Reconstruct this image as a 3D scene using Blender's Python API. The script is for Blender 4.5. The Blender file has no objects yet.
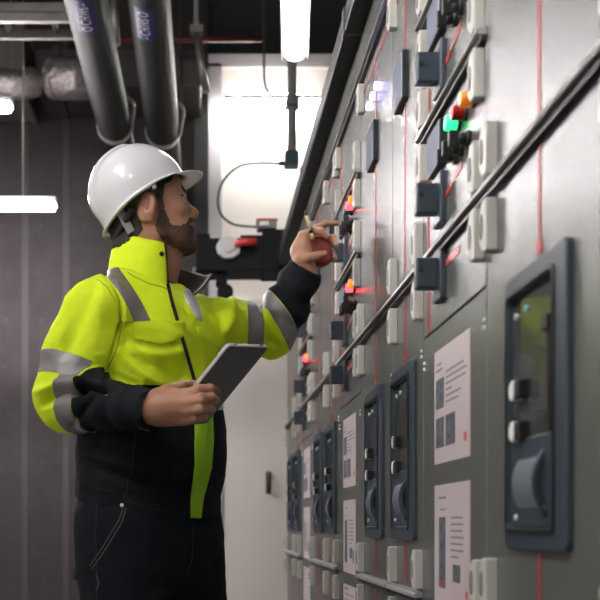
import bpy, bmesh, math, random
import numpy as np
from mathutils import Vector, Matrix
random.seed(7); rng = np.random.default_rng(5)
SC = bpy.context.scene
COL = SC.collection
CZ = 0.9                      # eye height of the camera
def P(px, py, Y):             # point at depth Y that the photograph shows at px, py
    return Vector(((px-204)*Y/1000.0, Y, CZ+(524-py)*Y/1000.0))

# ------------------------------------------------------------------ materials
MATS = {}
def mat(name, col, rough=0.5, metal=0.0, bump=None, var=None, spec=0.5, sss=0, emis=None, coat=0, sheen=0, alpha=None):
    if name in MATS: return MATS[name]
    m = bpy.data.materials.new(name); m.use_nodes = True
    nt = m.node_tree; b = nt.nodes['Principled BSDF']
    b.inputs['Base Color'].default_value = (*col, 1)
    b.inputs['Roughness'].default_value = rough
    b.inputs['Metallic'].default_value = metal
    b.inputs['Specular IOR Level'].default_value = spec
    b.inputs['Coat Weight'].default_value = coat
    b.inputs['Sheen Weight'].default_value = sheen
    if sss:
        b.inputs['Subsurface Weight'].default_value = sss
        b.inputs['Subsurface Radius'].default_value = (0.012, 0.005, 0.003)
        b.inputs['Subsurface Scale'].default_value = 1.0
    if emis:
        b.inputs['Emission Color'].default_value = (*emis[0], 1)
        b.inputs['Emission Strength'].default_value = emis[1]
    tc = nt.nodes.new('ShaderNodeTexCoord')
    if var:   # (scale, amount, second colour)
        n = nt.nodes.new('ShaderNodeTexNoise'); n.inputs['Scale'].default_value = var[0]; n.inputs['Detail'].default_value = 5
        n.inputs['Roughness'].default_value = 0.6
        nt.links.new(tc.outputs['Object'], n.inputs['Vector'])
        r = nt.nodes.new('ShaderNodeValToRGB'); r.color_ramp.elements[0].position = 0.5-var[1]; r.color_ramp.elements[1].position = 0.5+var[1]
        r.color_ramp.elements[0].color = (*col, 1); r.color_ramp.elements[1].color = (*var[2], 1)
        nt.links.new(n.outputs['Fac'], r.inputs['Fac']); nt.links.new(r.outputs['Color'], b.inputs['Base Color'])
    if bump:  # list of (scale, strength, distance) 
        prev = None
        for (s, st, dist) in bump:
            n = nt.nodes.new('ShaderNodeTexNoise'); n.inputs['Scale'].default_value = s; n.inputs['Detail'].default_value = 3
            nt.links.new(tc.outputs['Object'], n.inputs['Vector'])
            bp = nt.nodes.new('ShaderNodeBump'); bp.inputs['Strength'].default_value = st; bp.inputs['Distance'].default_value = dist
            nt.links.new(n.outputs['Fac'], bp.inputs['Height'])
            if prev: nt.links.new(prev.outputs['Normal'], bp.inputs['Normal'])
            prev = bp
        nt.links.new(prev.outputs['Normal'], b.inputs['Normal'])
    MATS[name] = m
    return m

paint   = mat('grey_green_paint', (0.150,0.160,0.148), 0.25, 0.30, bump=[(330,0.6,0.0012),(45,0.25,0.0012)], spec=0.6)
paint2  = mat('grey_green_paint_side', (0.12,0.13,0.11), 0.4)
railm   = mat('brushed_rail_metal', (0.36,0.355,0.35), 0.30, 0.3)
blackp  = mat('black_plastic', (0.012,0.012,0.014), 0.4)
latchm  = mat('light_grey_plastic', (0.50,0.49,0.45), 0.45)
slatep  = mat('slate_blue_plastic', (0.036,0.050,0.067), 0.38)
slatel  = mat('slate_blue_handle', (0.14,0.16,0.19), 0.3)
glossd  = mat('dark_glossy_cover', (0.055,0.062,0.060), 0.07, spec=1.0)
meterg  = mat('bluish_meter_glass', (0.30,0.32,0.42), 0.15)
redline = mat('red_mimic_tape', (0.42,0.035,0.025), 0.45)
pinkline= mat('pinkish_red_mark', (0.55,0.07,0.05), 0.4)
paperm  = mat('white_paper', (0.52,0.45,0.46), 0.7)
inkm    = mat('printed_grey_ink', (0.20,0.18,0.19), 0.8)
pictm   = mat('printed_dark_picture', (0.05,0.055,0.07), 0.7, var=(60,0.1,(0.12,0.13,0.16)))
redink  = mat('printed_red_ink', (0.6,0.08,0.08), 0.7)
seamm   = mat('dark_seam', (0.02,0.02,0.02), 0.6)
orange  = mat('orange_lens', (0.85,0.25,0.02), 0.3, emis=((1.0,0.22,0.01),0.25))
orangel = mat('orange_lens_lit', (0.85,0.25,0.02), 0.3, emis=((1.0,0.20,0.01),1.2))
redlens = mat('red_lens', (0.35,0.01,0.01), 0.3)
redlit  = mat('red_lens_lit', (0.8,0.02,0.02), 0.3, emis=((1.0,0.03,0.05),7))
greenlens = mat('green_lens', (0.01,0.14,0.08), 0.3)
greenlit  = mat('green_lens_lit', (0.05,0.6,0.25), 0.3, emis=((0.02,1.0,0.22),2.0))
ledm    = mat('bluish_white_led', (0.8,0.8,1), 0.3, emis=((0.42,0.40,1.0),7))
teald   = mat('teal_indicator_dot', (0.25,0.75,0.7), 0.4)
whited  = mat('white_enamel', (0.8,0.8,0.78), 0.4)

# ------------------------------------------------------------------ object helpers
def link(o, parent=None):
    COL.objects.link(o)
    if parent: o.parent = parent
    return o
def empty(name, loc=(0,0,0), rz=0.0):
    o = bpy.data.objects.new(name, None); o.empty_display_size = 0.05
    o.location = loc; o.rotation_euler = (0,0,rz); return link(o)
def tag(o, label=None, cat=None, group=None, kind=None):
    if label: o['label'] = label
    if cat: o['category'] = cat
    if group: o['group'] = group
    if kind: o['kind'] = kind
    return o
def kids(o): return [c for c in bpy.data.objects if c.parent == o]
def copy_tree(o, parent=None):
    c = o.copy(); COL.objects.link(c)
    if parent: c.parent = parent
    for ch in kids(o): copy_tree(ch, c)
    return c

class MB:
    def __init__(s): s.bm = bmesh.new(); s.mi = 0
    def _fin(s, geom_faces, mi, smooth=False):
        for f in geom_faces: f.material_index = s.mi if mi is None else mi; f.smooth = smooth
    def box(s, x0,x1,y0,y1,z0,z1, mi=None):
        v = [s.bm.verts.new(p) for p in [(x0,y0,z0),(x1,y0,z0),(x1,y1,z0),(x0,y1,z0),(x0,y0,z1),(x1,y0,z1),(x1,y1,z1),(x0,y1,z1)]]
        fs = [s.bm.faces.new([v[i] for i in q]) for q in [(0,3,2,1),(4,5,6,7),(0,1,5,4),(1,2,6,5),(2,3,7,6),(3,0,4,7)]]
        s._fin(fs, mi); return s
    def prism(s, poly, axis, a, b, mi=None, smooth=False):
        # poly: 2D points in the two other axes (cyclic order x:(y,z) y:(z,x) z:(x,y)); extruded from a to b along axis
        def mk(p, t):
            return {0:(t,p[0],p[1]), 1:(p[1],t,p[0]), 2:(p[0],p[1],t)}[axis]
        A = [s.bm.verts.new(mk(p,a)) for p in poly]; B = [s.bm.verts.new(mk(p,b)) for p in poly]
        n = len(poly)
        fs = [s.bm.faces.new(A[::-1]), s.bm.faces.new(B)]
        sd = [s.bm.faces.new((A[i],A[(i+1)%n],B[(i+1)%n],B[i])) for i in range(n)]
        s._fin(fs, mi); s._fin(sd, mi, smooth); return s
    def cyl(s, c, axis, r, a, b, n=20, mi=None):
        poly = [(c[0]+r*math.cos(2*math.pi*i/n), c[1]+r*math.sin(2*math.pi*i/n)) for i in range(n)]
        return s.prism(poly, axis, a, b, mi, True)
    def ring(s, outer, inner, axis, a, b, mi=None):
        def mk(p, t): return {0:(t,p[0],p[1]), 1:(p[1],t,p[0]), 2:(p[0],p[1],t)}[axis]
        n = len(outer)
        Oa = [s.bm.verts.new(mk(p,a)) for p in outer]; Ob = [s.bm.verts.new(mk(p,b)) for p in outer]
        Ia = [s.bm.verts.new(mk(p,a)) for p in inner]; Ib = [s.bm.verts.new(mk(p,b)) for p in inner]
        fs = []
        for i in range(n):
            j = (i+1)%n
            fs += [s.bm.faces.new((Oa[i],Oa[j],Ob[j],Ob[i])), s.bm.faces.new((Ib[i],Ib[j],Ia[j],Ia[i])),
                   s.bm.faces.new((Ob[i],Ob[j],Ib[j],Ib[i])), s.bm.faces.new((Oa[j],Oa[i],Ia[i],Ia[j]))]
        s._fin(fs, mi); return s
    def tube(s, pts, r, n=10, mi=None, cap=True):
        pts = [Vector(p) for p in pts]
        rs = r if isinstance(r, (list,tuple)) else [r]*len(pts)
        rings = []; up = None
        for i, p in enumerate(pts):
            d = (pts[min(i+1,len(pts)-1)]-pts[max(i-1,0)]).normalized()
            if up is None: up = Vector((0,0,1)) if abs(d.z) < 0.9 else Vector((1,0,0))
            side = d.cross(up).normalized(); up = side.cross(d).normalized()
            rings.append([s.bm.verts.new(p+(side*math.cos(2*math.pi*k/n)+up*math.sin(2*math.pi*k/n))*rs[i]) for k in range(n)])
        fs = []
        for A, B in zip(rings, rings[1:]):
            for k in range(n): fs.append(s.bm.faces.new((A[k],B[k],B[(k+1)%n],A[(k+1)%n])))
        s._fin(fs, mi, True)
        if cap: s._fin([s.bm.faces.new(rings[0]), s.bm.faces.new(rings[-1][::-1])], mi)
        return s
    def build(s, name, mats, parent=None, bevel=0, seg=2):
        if not isinstance(mats, (list,tuple)): mats = [mats]
        bmesh.ops.recalc_face_normals(s.bm, faces=s.bm.faces[:])
        me = bpy.data.meshes.new(name); s.bm.to_mesh(me); s.bm.free()
        for m in mats: me.materials.append(m)
        o = link(bpy.data.objects.new(name, me), parent)
        if bevel:
            b = o.modifiers.new('bevel', 'BEVEL'); b.width = bevel; b.segments = seg; b.limit_method = 'ANGLE'; b.angle_limit = 0.7
        return o
def rrect(u0,u1,v0,v1,r,n=5):
    pts = []
    for (cx,cy,a0) in [(u1-r,v1-r,0),(u0+r,v1-r,90),(u0+r,v0+r,180),(u1-r,v0+r,270)]:
        for i in range(n+1):
            a = math.radians(a0+90*i/n); pts.append((cx+r*math.cos(a), cy+r*math.sin(a)))
    return pts
def smooth_path(pts, n=8):
    pts = [Vector(p) for p in pts]; out = []
    for i in range(len(pts)-1):
        p0 = pts[max(i-1,0)]; p1 = pts[i]; p2 = pts[i+1]; p3 = pts[min(i+2,len(pts)-1)]
        for k in range(n):
            t = k/n
            out.append(0.5*((2*p1)+(p2-p0)*t+(2*p0-5*p1+4*p2-p3)*t*t+(3*p1-p0-3*p2+p3)*t**3))
    out.append(pts[-1]); return out
def text_mesh(s, size, name, m, parent=None):
    cu = bpy.data.curves.new(name, 'FONT'); cu.body = s; cu.size = size; cu.align_x = 'CENTER'; cu.align_y = 'CENTER'; cu.extrude = 0.0004; cu.offset = size*0.012
    tmp = bpy.data.objects.new(name, cu); COL.objects.link(tmp)
    me = bpy.data.meshes.new_from_object(tmp.evaluated_get(bpy.context.evaluated_depsgraph_get()))
    bpy.data.objects.remove(tmp); me.materials.clear(); me.materials.append(m)
    return link(bpy.data.objects.new(name, me), parent)
# ------------------------------------------------------------------ switchgear row (face plane X = 0.45)
FX = 0.45
TOP = 2.30
Z = lambda v: CZ+v
def add_latch(par, y0, zc, hgt=0.082):
    b = MB(); w = 0.040
    prof = [(y0,zc-hgt/2),(y0+w*0.55,zc-hgt/2),(y0+w,zc-hgt/4),(y0+w,zc+hgt/4),(y0+w*0.55,zc+hgt/2),(y0,zc+hgt/2)]
    b.prism(prof, 0, -0.018, 0.002)
    o = b.build('latch', latchm, par, 0.003)
    r = MB(); pts = [(y0+w*0.55+0.009*math.cos(a*math.pi/8), zc+0.02*math.sin(a*math.pi/8)) for a in range(16)]
    r.prism(pts, 0, -0.0195, -0.017); r.build('keyhole', mat('latch_recess', (0.2,0.19,0.18), 0.6), o)
def add_rail(par, y0, y1, z):
    b = MB()
    b.prism([(z-0.004,-0.019),(z+0.006,-0.017),(z+0.010,0.001),(z-0.004,0.001)], 1, y0, y1, 0)
    b.box(-0.011,0.001,y0,y1,z-0.014,z-0.004,1)  # black strip stands in for the shadow gap below the rail
    b.build('rail', [railm, blackp], par, 0.0012, 1)
def plate(par, name, y0, y1, z0, z1, g=0.0018):
    b = MB(); b.box(0,0.02,y0+g,y1-g,z0+g,z1-g); return b.build(name, paint, par, 0.0012, 1)
def body(par, w):
    b = MB(); b.box(0.006,0.80,0.0,w,0.08,TOP,0); b.box(0.02,0.78,0.0,w,0.0,0.08,1)
    b.build('cabinet_body', [seamm if False else paint2, blackp], par)
def mimic(par, pts, w=0.0075, m=None):
    for (y0,z0,y1,z1) in pts:
        b = MB()
        if abs(y1-y0) < 1e-6: b.box(-0.0012,0.001,y0-w/2,y0+w/2,z0,z1)
        else: b.box(-0.0014,0.001,y0,y1,z0-w/2,z0+w/2)
        b.build('mimic_line', m or redline, par)
def sheet(par, y0, y1, z0, z1, kind):
    b = MB(); b.box(-0.0012,0.0005,y0,y1,z0,z1,0)
    W = y1-y0; H = z1-z0
    # reading left to right goes from the far edge to the near edge
    R = lambda u0,u1,t0,t1,mi: b.box(-0.0018,-0.0010,y1-u1*W,y1-u0*W,z1-t1*H,z1-t0*H,mi)
    if kind == 0:
        R(.05,.24,.17,.19,1); R(.08,.22,.12,.135,1)
        R(.06,.30,.26,.52,2); R(.06,.30,.60,.86,2); R(.36,.62,.60,.86,2)
        for i,(a,e) in enumerate([(.36,.85),(.36,.93),(.36,.9),(.36,.52),(.36,.78),(.36,.7)]): R(a,e,.22+i*.052,.235+i*.052,1)
        R(.86,.93,.80,.87,3)
    elif kind == 1:
        R(.14,.36,.10,.118,1); R(.17,.33,.2,.213,1); R(.15,.34,.27,.86,2); R(.15,.34,.80,.86,3)
        for i,e in enumerate([.82,.84,.82,.85,.83,.84,.7]): R(.5,e,.27+i*.052,.285+i*.052,1)
        R(.56,.76,.65,.79,2); R(.9,.96,.84,.9,3)
    else:
        for i in range(9): R(.12,.85-.1*(i%3),.12+i*.08,.135+i*.08,1)
        R(.12,.4,.04,.07,1)
    o = b.build('paper_sheet', [paperm, inkm, pictm, redink], par); return o
def lamp(par, y, z, m, name='indicator_lamp', r=0.0125, x=-0.026):
    b = MB(); b.cyl((y,z), 0, r*1.12, -0.006, 0.001, 16, 1); b.cyl((y,z), 0, r, x, -0.005, 16, 0)
    return b.build(name, [m, blackp], par, 0.002, 2)
def knob(par, y, z, r=0.0125):
    b = MB(); b.cyl((y,z), 0, r*1.15, -0.008, 0.001, 16); b.cyl((y,z), 0, r*.8, -0.02, -0.006, 16); b.box(-0.036,-0.018,y-0.0045,y+0.0045,z-r*1.15,z+r*1.15)
    b.build('selector_knob', blackp, par, 0.0015, 1)
def switch(par, y0, zc, ph=0.095):
    b = MB(); b.box(-0.012,0.001,y0,y0+0.060,zc-ph/2,zc+ph/2)
    pl = b.build('rotary_switch', slatep, par, 0.003)
    b = MB(); b.box(-0.052,-0.010,y0+0.018,y0+0.044,zc-0.028,zc+0.030)
    h = b.build('switch_lever', slatep, pl, 0.004)
    b = MB(); b.cyl((zc+0.006,-0.043), 1, 0.005, y0+0.0165, y0+0.019, 12); b.build('lever_hole', blackp, h)
    return pl
def meter(par, y0, y1, z0, z1):
    b = MB(); b.box(-0.014,0.001,y0,y1,z0,z1,0); b.box(-0.0155,-0.012,y0+0.004,y1-0.004,z0+0.004,z1-0.004,1)
    b.build('panel_meter', [blackp, meterg], par, 0.0015, 1)
def screws(par, y, z):
    for dz in (0,0.012):
        b = MB(); b.cyl((y,z+dz), 0, 0.0036, -0.0025, 0.001, 10); b.build('screw', whited, par)

def switch_panel(par, yc, w=0.25):
    z0, z1 = Z(-0.0355), Z(0.352)
    y0, y1 = yc-w/2, yc+w/2
    b = MB()
    out = rrect(y0,y1,z0,z1,0.014); inn = rrect(y0+0.048,y1-0.012,z0+0.030,z1-0.030,0.010)
    b.ring(out, inn, 0, -0.010, 0.004)
    fr = b.build('switch_panel', slatep, par, 0.003, 2)
    b = MB(); b.ring(rrect(y0+0.040,y1-0.008,z0+0.022,z1-0.022,0.01), rrect(y0+0.046,y1-0.011,z0+0.028,z1-0.028,0.01), 0, -0.0125, -0.008)
    b.build('frame_lip', blackp, fr)
    b = MB(); b.box(-0.001,0.003,y0+0.046,y1-0.010,z0+0.028,z1-0.028); b.build('cover_plate', glossd, fr)
    b = MB(); b.box(-0.006,0.0,y0+0.048,y1-0.014,z0+0.030,z0+0.155); b.build('lower_plate', slatep, fr, 0.003)
    for zc in (Z(0.188), Z(0.130)):
        b = MB(); b.cyl((y1-0.052,zc), 0, 0.0145, -0.016, -0.001, 20, 0); b.box(-0.016,-0.001,y1-0.085,y1-0.062,zc-0.013,zc+0.013,1)
        b.build('push_button', [whited, blackp], fr, 0.002)
    b = MB(); b.box(-0.004,0.0,y0+0.078,y0+0.086,z0+0.155,z1-0.085); b.build('slot', blackp, fr)
    b = MB(); b.box(-0.009,0.0,y0+0.072,y0+0.092,z1-0.100,z1-0.080); b.build('slot_knob', blackp, fr, 0.002)
    for (yy,zz,m) in ((y1-0.075,z1-0.052,teald),(y1-0.03,z1-0.055,whited)):
        b = MB(); b.cyl((yy,zz), 0, 0.0045, -0.004, 0.0, 12); b.build('indicator_dot', m, fr)
    # crescent handle : drum segment bulging out of the panel
    zc = Z(0.056); R = 0.062; xc = 0.046
    def arc(r0, r1, a0, a1, n=14):
        o = [(zc+r1*math.sin(math.radians(a0+(a1-a0)*i/n)), xc-r1*math.cos(math.radians(a0+(a1-a0)*i/n))) for i in range(n+1)]
        i_ = [(zc+r0*math.sin(math.radians(a1-(a1-a0)*i/n)), xc-r0*math.cos(math.radians(a1-(a1-a0)*i/n))) for i in range(n+1)]
        return o+i_
    b = MB(); b.prism(arc(R-0.008,R,-42,42), 1, y0+0.105, y1-0.052, 0, False)
    hd = b.build('handle', slatel, fr, 0.0015, 1)
    b = MB(); b.prism(arc(R-0.004,R+0.006,-44,44), 1, y0+0.088, y0+0.096, 0, False)
    b.build('handle_guard', slatep, hd, 0.0015, 1)
    b = MB(); b.cyl((y0+0.085,z0+0.052), 0, 0.008, -0.010, -0.004, 14); b.build('key_lock', blackp, fr)
    b = MB(); b.cyl((y1-0.045,z0+0.045), 0, 0.004, -0.009, -0.004, 12); b.build('indicator_dot', whited, fr)
    return fr

def doc_cabinet(style):
    w = 0.46; t = empty('instrument_cabinet')
    body(t, w)
    plate(t, 'door', 0, w, 0.09, Z(0.378))
    zs = [0.378,0.524,0.783,1.0125,1.26,1.40]
    for a, c in zip(zs, zs[1:]): plate(t, 'drawer_front', 0, w, Z(a), Z(c))
    for v in (0.524,0.783,1.0125,1.26): add_rail(t, 0.0, w, Z(v))
    for v in (0.783,1.0125):
        for s in (-0.058, 0.052):
            add_latch(t, 0.015, Z(v+s)); add_latch(t, w-0.025-0.02, Z(v+s), 0.075)
    for s in (-0.058,0.052): add_latch(t, w-0.045, Z(1.26+s), 0.07) if s<0 else None
    add_latch(t, 0.015, Z(0.524-0.058)); add_latch(t, 0.015, Z(0.524+0.052))
    add_latch(t, 0.004, Z(-0.095), 0.075)
    mimic(t, [(0.405,Z(0.385),0.405,Z(1.24))], 0.006)
    mimic(t, [(0.418,Z(0.385),0.418,Z(1.24))], 0.003)
    lit = {'near':(orange,redlens,greenlit), 'mid':(orangel,redlit,greenlens), 'far':(orangel,redlit,greenlens)}[style]
    for i, v in enumerate((0.610, 0.856)):
        switch(t, 0.265, Z(v))
        b = MB(); b.prism([(0.265,Z(v)-0.004),(0.235,Z(v)-0.002),(0.215,Z(v)+0.006),(0.155,Z(v)+0.010),(0.155,Z(v)+0.024),(0.200,Z(v)+0.020),(0.235,Z(v)+0.008),(0.265,Z(v)+0.008)], 0, -0.0016, 0.001)
        b.build('mimic_mark', pinkline, t)
        if i < 2 or True:
            zz = v+0.095
            meter(t, 0.262, 0.365, Z(v+0.062), Z(v+0.142))
            L = lit if not (style=='near' and i>0) else (orange, redlens, greenlens)
            lamp(t, 0.070, Z(zz), L[0]); lamp(t, 0.125, Z(zz), L[1]); lamp(t, 0.170, Z(zz), L[2])
            for yy in (0.105,0.150,0.190): knob(t, yy, Z(v+0.043), 0.012)
    switch(t, 0.265, Z(0.470), 0.10)
    b = MB(); b.box(-0.0016,0.001,0.170,0.265,Z(0.478),Z(0.490)); b.build('mimic_mark', pinkline, t)
    sheet(t, 0.100, 0.358, Z(0.115), Z(0.332), 0)
    sheet(t, 0.100, 0.356, Z(-0.152), Z(0.074), 1)
    sheet(t, 0.100, 0.356, Z(-0.42), Z(-0.19), 2)
    screws(t, w-0.012, Z(0.315)); screws(t, 0.012, Z(0.315))
    return t

def feeder_cabinet(w, yc, leds, near_latch):
    t = empty('feeder_cabinet')
    body(t, w)
    plate(t, 'lower_door', 0, w, 0.09, Z(-0.1485))
    plate(t, 'door', 0, w, Z(-0.1485), Z(0.524))
    plate(t, 'upper_door', 0, w, Z(0.524), Z(1.26))
    plate(t, 'drawer_front', 0, w, Z(1.26), Z(1.40))
    add_rail(t, 0.01, w-0.01, Z(-0.1485)); add_rail(t, 0.0, w, Z(0.524)); add_rail(t, 0.0, w, Z(1.26))
    for v in (-0.1485, 0.524, 1.26):
        for s in (-0.062, 0.055):
            if v+s > 1.28: continue
            add_latch(t, w-0.055, Z(v+s))
            if near_latch: add_latch(t, 0.005, Z(v+s))
    mimic(t, [(yc,Z(0.378),yc,Z(1.215)),(0,Z(1.215),w,Z(1.215)),(yc,0.12,yc,Z(-0.17)),(yc,Z(-0.135),yc,Z(-0.040))], 0.0075)
    b = MB(); b.cyl((yc,Z(0.372)), 0, 0.011, -0.002, 0.001, 18); b.build('mimic_symbol', redline, t)
    switch_panel(t, yc)
    meter(t, yc-0.035, yc+0.065, Z(0.940), Z(1.045))
    b = MB(); b.cyl((yc+0.05,Z(1.052)), 0, 0.004, -0.012, 0.001, 10); b.build('indicator_dot', greenlens, t)
    if leds:
        for dy in (-0.03,0.032,0.095):
            b = MB(); b.cyl((yc+dy,Z(1.132)), 0, 0.011, -0.010, 0.001, 16); b.build('indicator_light', ledm, t, 0.003)
    screws(t, 0.014, Z(0.345))
    return t

S0 = 0.315
PITCH = 1.275
GD, GA = 'instrument cabinets of the switchgear row', 'feeder cabinets of the switchgear row'
docs = {}
nearest = ['out-of-view instrument cabinet nearest the camera', 'with green lamp']
A0 = feeder_cabinet(0.335, 0.185, False, True)
B0 = feeder_cabinet(0.480, 0.230, False, False)
B1 = feeder_cabinet(0.480, 0.230, True, False)
dn = doc_cabinet('near'); dm = doc_cabinet('mid'); df = doc_cabinet('far')
dlab = ['grey-green instrument cabinet nearest the camera, just past the right edge of the photo',
        'grey-green instrument cabinet with green lit lamp and two large white notice sheets',
        'grey-green instrument cabinet with lit red and orange lamps right of the raised hand',
        'farthest grey-green instrument cabinet, glowing red lamps just beyond the raised forearm']
alab = ['narrow feeder cabinet mostly past the right edge, nearer than the big blurred panel',
        'grey-green feeder cabinet whose switch panel stands just far side of the two large notices',
        'narrow feeder cabinet just beyond the small notice sheets, fourth feeder from the far end',
        'narrow grey-green feeder cabinet next to last at the far end of the row']
blab = ['grey-green feeder cabinet with the largest blurred switch panel at the right of the photo',
        'grey-green feeder cabinet with three bluish-white lights above, left of the red-lined narrow one',
        'grey-green feeder cabinet, third feeder from the far end, nearer than the farthest notices',
        'last grey-green feeder cabinet at the far end of the row, beside the white door']
for k in range(4):
    y = S0+PITCH*k
    d = dn if k == 1 else copy_tree(dn) if k == 0 else dm if k == 2 else df
    tag(d, dlab[k], 'electrical cabinet', GD); d.location = (FX, y, 0)
    a = A0 if k == 0 else copy_tree(A0)
    tag(a, alab[k], 'electrical cabinet', GA); a.location = (FX, y+0.46, 0)
    b = {0:B0, 1:B1}.get(k) or copy_tree(B0)
    tag(b, blab[k], 'electrical cabinet', GA); b.location = (FX, y+0.795, 0)
# ------------------------------------------------------------------ the room
floorm = mat('grey_epoxy_floor', (0.16,0.155,0.15), 0.35, var=(3,0.3,(0.2,0.195,0.19)))
wallw  = mat('warm_white_wall', (0.66,0.62,0.57), 0.6, var=(2.5,0.3,(0.70,0.66,0.61)))
darkw  = mat('dark_metal_panel_wall', (0.031,0.0265,0.0265), 0.6, 0.0, bump=[(14,0.25,0.004)], var=(5,0.25,(0.052,0.044,0.044)), spec=0.25)
ceilm  = mat('black_ceiling', (0.014,0.014,0.015), 0.9)
greyf  = mat('grey_frame', (0.42,0.41,0.42), 0.5)
galv   = mat('galvanised_steel', (0.20,0.185,0.175), 0.4, 0.7, var=(9,0.2,(0.30,0.28,0.27)))
foil   = mat('crinkled_foil', (0.62,0.57,0.57), 0.28, 0.8, bump=[(16,1.0,0.03),(50,0.6,0.008)])
pipeins= mat('black_pipe_insulation', (0.0035,0.0028,0.0026), 0.6, bump=[(30,0.1,0.002)], spec=0.15)
steel  = mat('zinc_steel', (0.62,0.63,0.62), 0.3, 0.9)
bluem  = mat('blue_label', (0.02,0.012,0.20), 0.5)
blackm = mat('black_trunking', (0.0055,0.0055,0.006), 0.6, spec=0.15)
WY = 7.0
def struct(name, b, m, bevel=0):
    o = b.build(name, m, None, bevel); o['kind'] = 'structure'; return o
XL, XR, YB = -4.2, 1.45, -3.0
struct('floor', MB().box(XL,XR,YB,WY+0.2,-0.1,0.0), floorm)
struct('ceiling', MB().box(XL,XR,YB,WY+0.2,4.75,4.85), ceilm)
struct('wall_left', MB().box(XL-0.1,XL,YB,WY+0.2,0,4.75), mat('grey_side_wall', (0.30,0.29,0.28), 0.7))
struct('wall_right', MB().box(XR,XR+0.1,YB,WY+0.2,0,4.75), darkw)
struct('wall_front', MB().box(XL,XR,YB-0.1,YB,0,4.75), mat('grey_side_wall', (0.30,0.29,0.28), 0.7))
# back wall : dark panelled part on the left, white part on the right
DX = P(194,0,WY).x
b = MB()
b.box(XL,DX,WY,WY+0.2,0,4.75,0)
struct('wall_back', b, [darkw])
# panel seams and rivets as strips of the wall
b = MB()
for px in (-60,25,66,168):
    x = P(px,0,WY).x; b.box(x-0.022,x+0.022,WY-0.006,WY+0.01,0,4.6)
seams = struct('trim_1', b, mat('dark_metal_seam', (0.048,0.042,0.042), 0.6))
b = MB()
for i in range(9):
    for px in (6,40,84,-30):
        x = P(px,0,WY).x + 0.02*math.sin(i*2.1+px); z = 0.35+0.33*i
        b.cyl((z,x), 1, 0.012, WY-0.006, WY+0.01, 8)
struct('trim_2', b, mat('dark_rivet', (0.03,0.027,0.027), 0.4))
b = MB(); b.box(DX,P(208,0,WY).x,WY-0.06,WY+0.2,0,4.75); struct('trim_3', b, mat('black_column', (0.012,0.012,0.013), 0.5))
wt = P(0,66,WY).z
b = MB(); b.box(P(208,0,WY).x,XR,WY-0.0,WY+0.2,0,wt); struct('wall_rear', b, wallw)
b = MB(); b.box(P(208,0,WY).x,P(222,0,WY).x,WY-0.05,WY,0,wt); b.box(P(208,0,WY).x,XR,WY-0.05,WY,wt-0.03,P(0,57,WY).z)
struct('trim_4', b, greyf, 0.004)
b = MB(); b.box(P(208,0,WY).x,XR,WY+0.02,WY+0.2,wt,4.75); struct('wall_upper', b, ceilm)
# white door leaf in the lower part with its handle
b = MB(); b.box(P(223,0,WY).x,P(330,0,WY).x,WY-0.03,WY,0.01,P(0,300,WY).z)
door = struct('door_1', b, mat('white_door', (0.55,0.52,0.475), 0.5), 0.004)
b = MB(); x = P(268,0,WY).x
b.box(x-0.018,x+0.018,WY-0.036,WY-0.028,P(0,494,WY).z,P(0,472,WY).z)
b.tube([(x,WY-0.03,P(0,491,WY).z),(x,WY-0.08,P(0,490,WY).z),(x,WY-0.08,P(0,474,WY).z),(x,WY-0.03,P(0,473,WY).z)], 0.012)
b.build('door_handle', mat('dark_handle', (0.03,0.03,0.03), 0.4), door)
b = MB(); b.box(-0.9,XR,WY-0.03,WY-0.0,0,0.10) if False else b.box(XL,DX,WY-0.02,WY,0,0.12); struct('baseboard_back', b, blackm)

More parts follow.
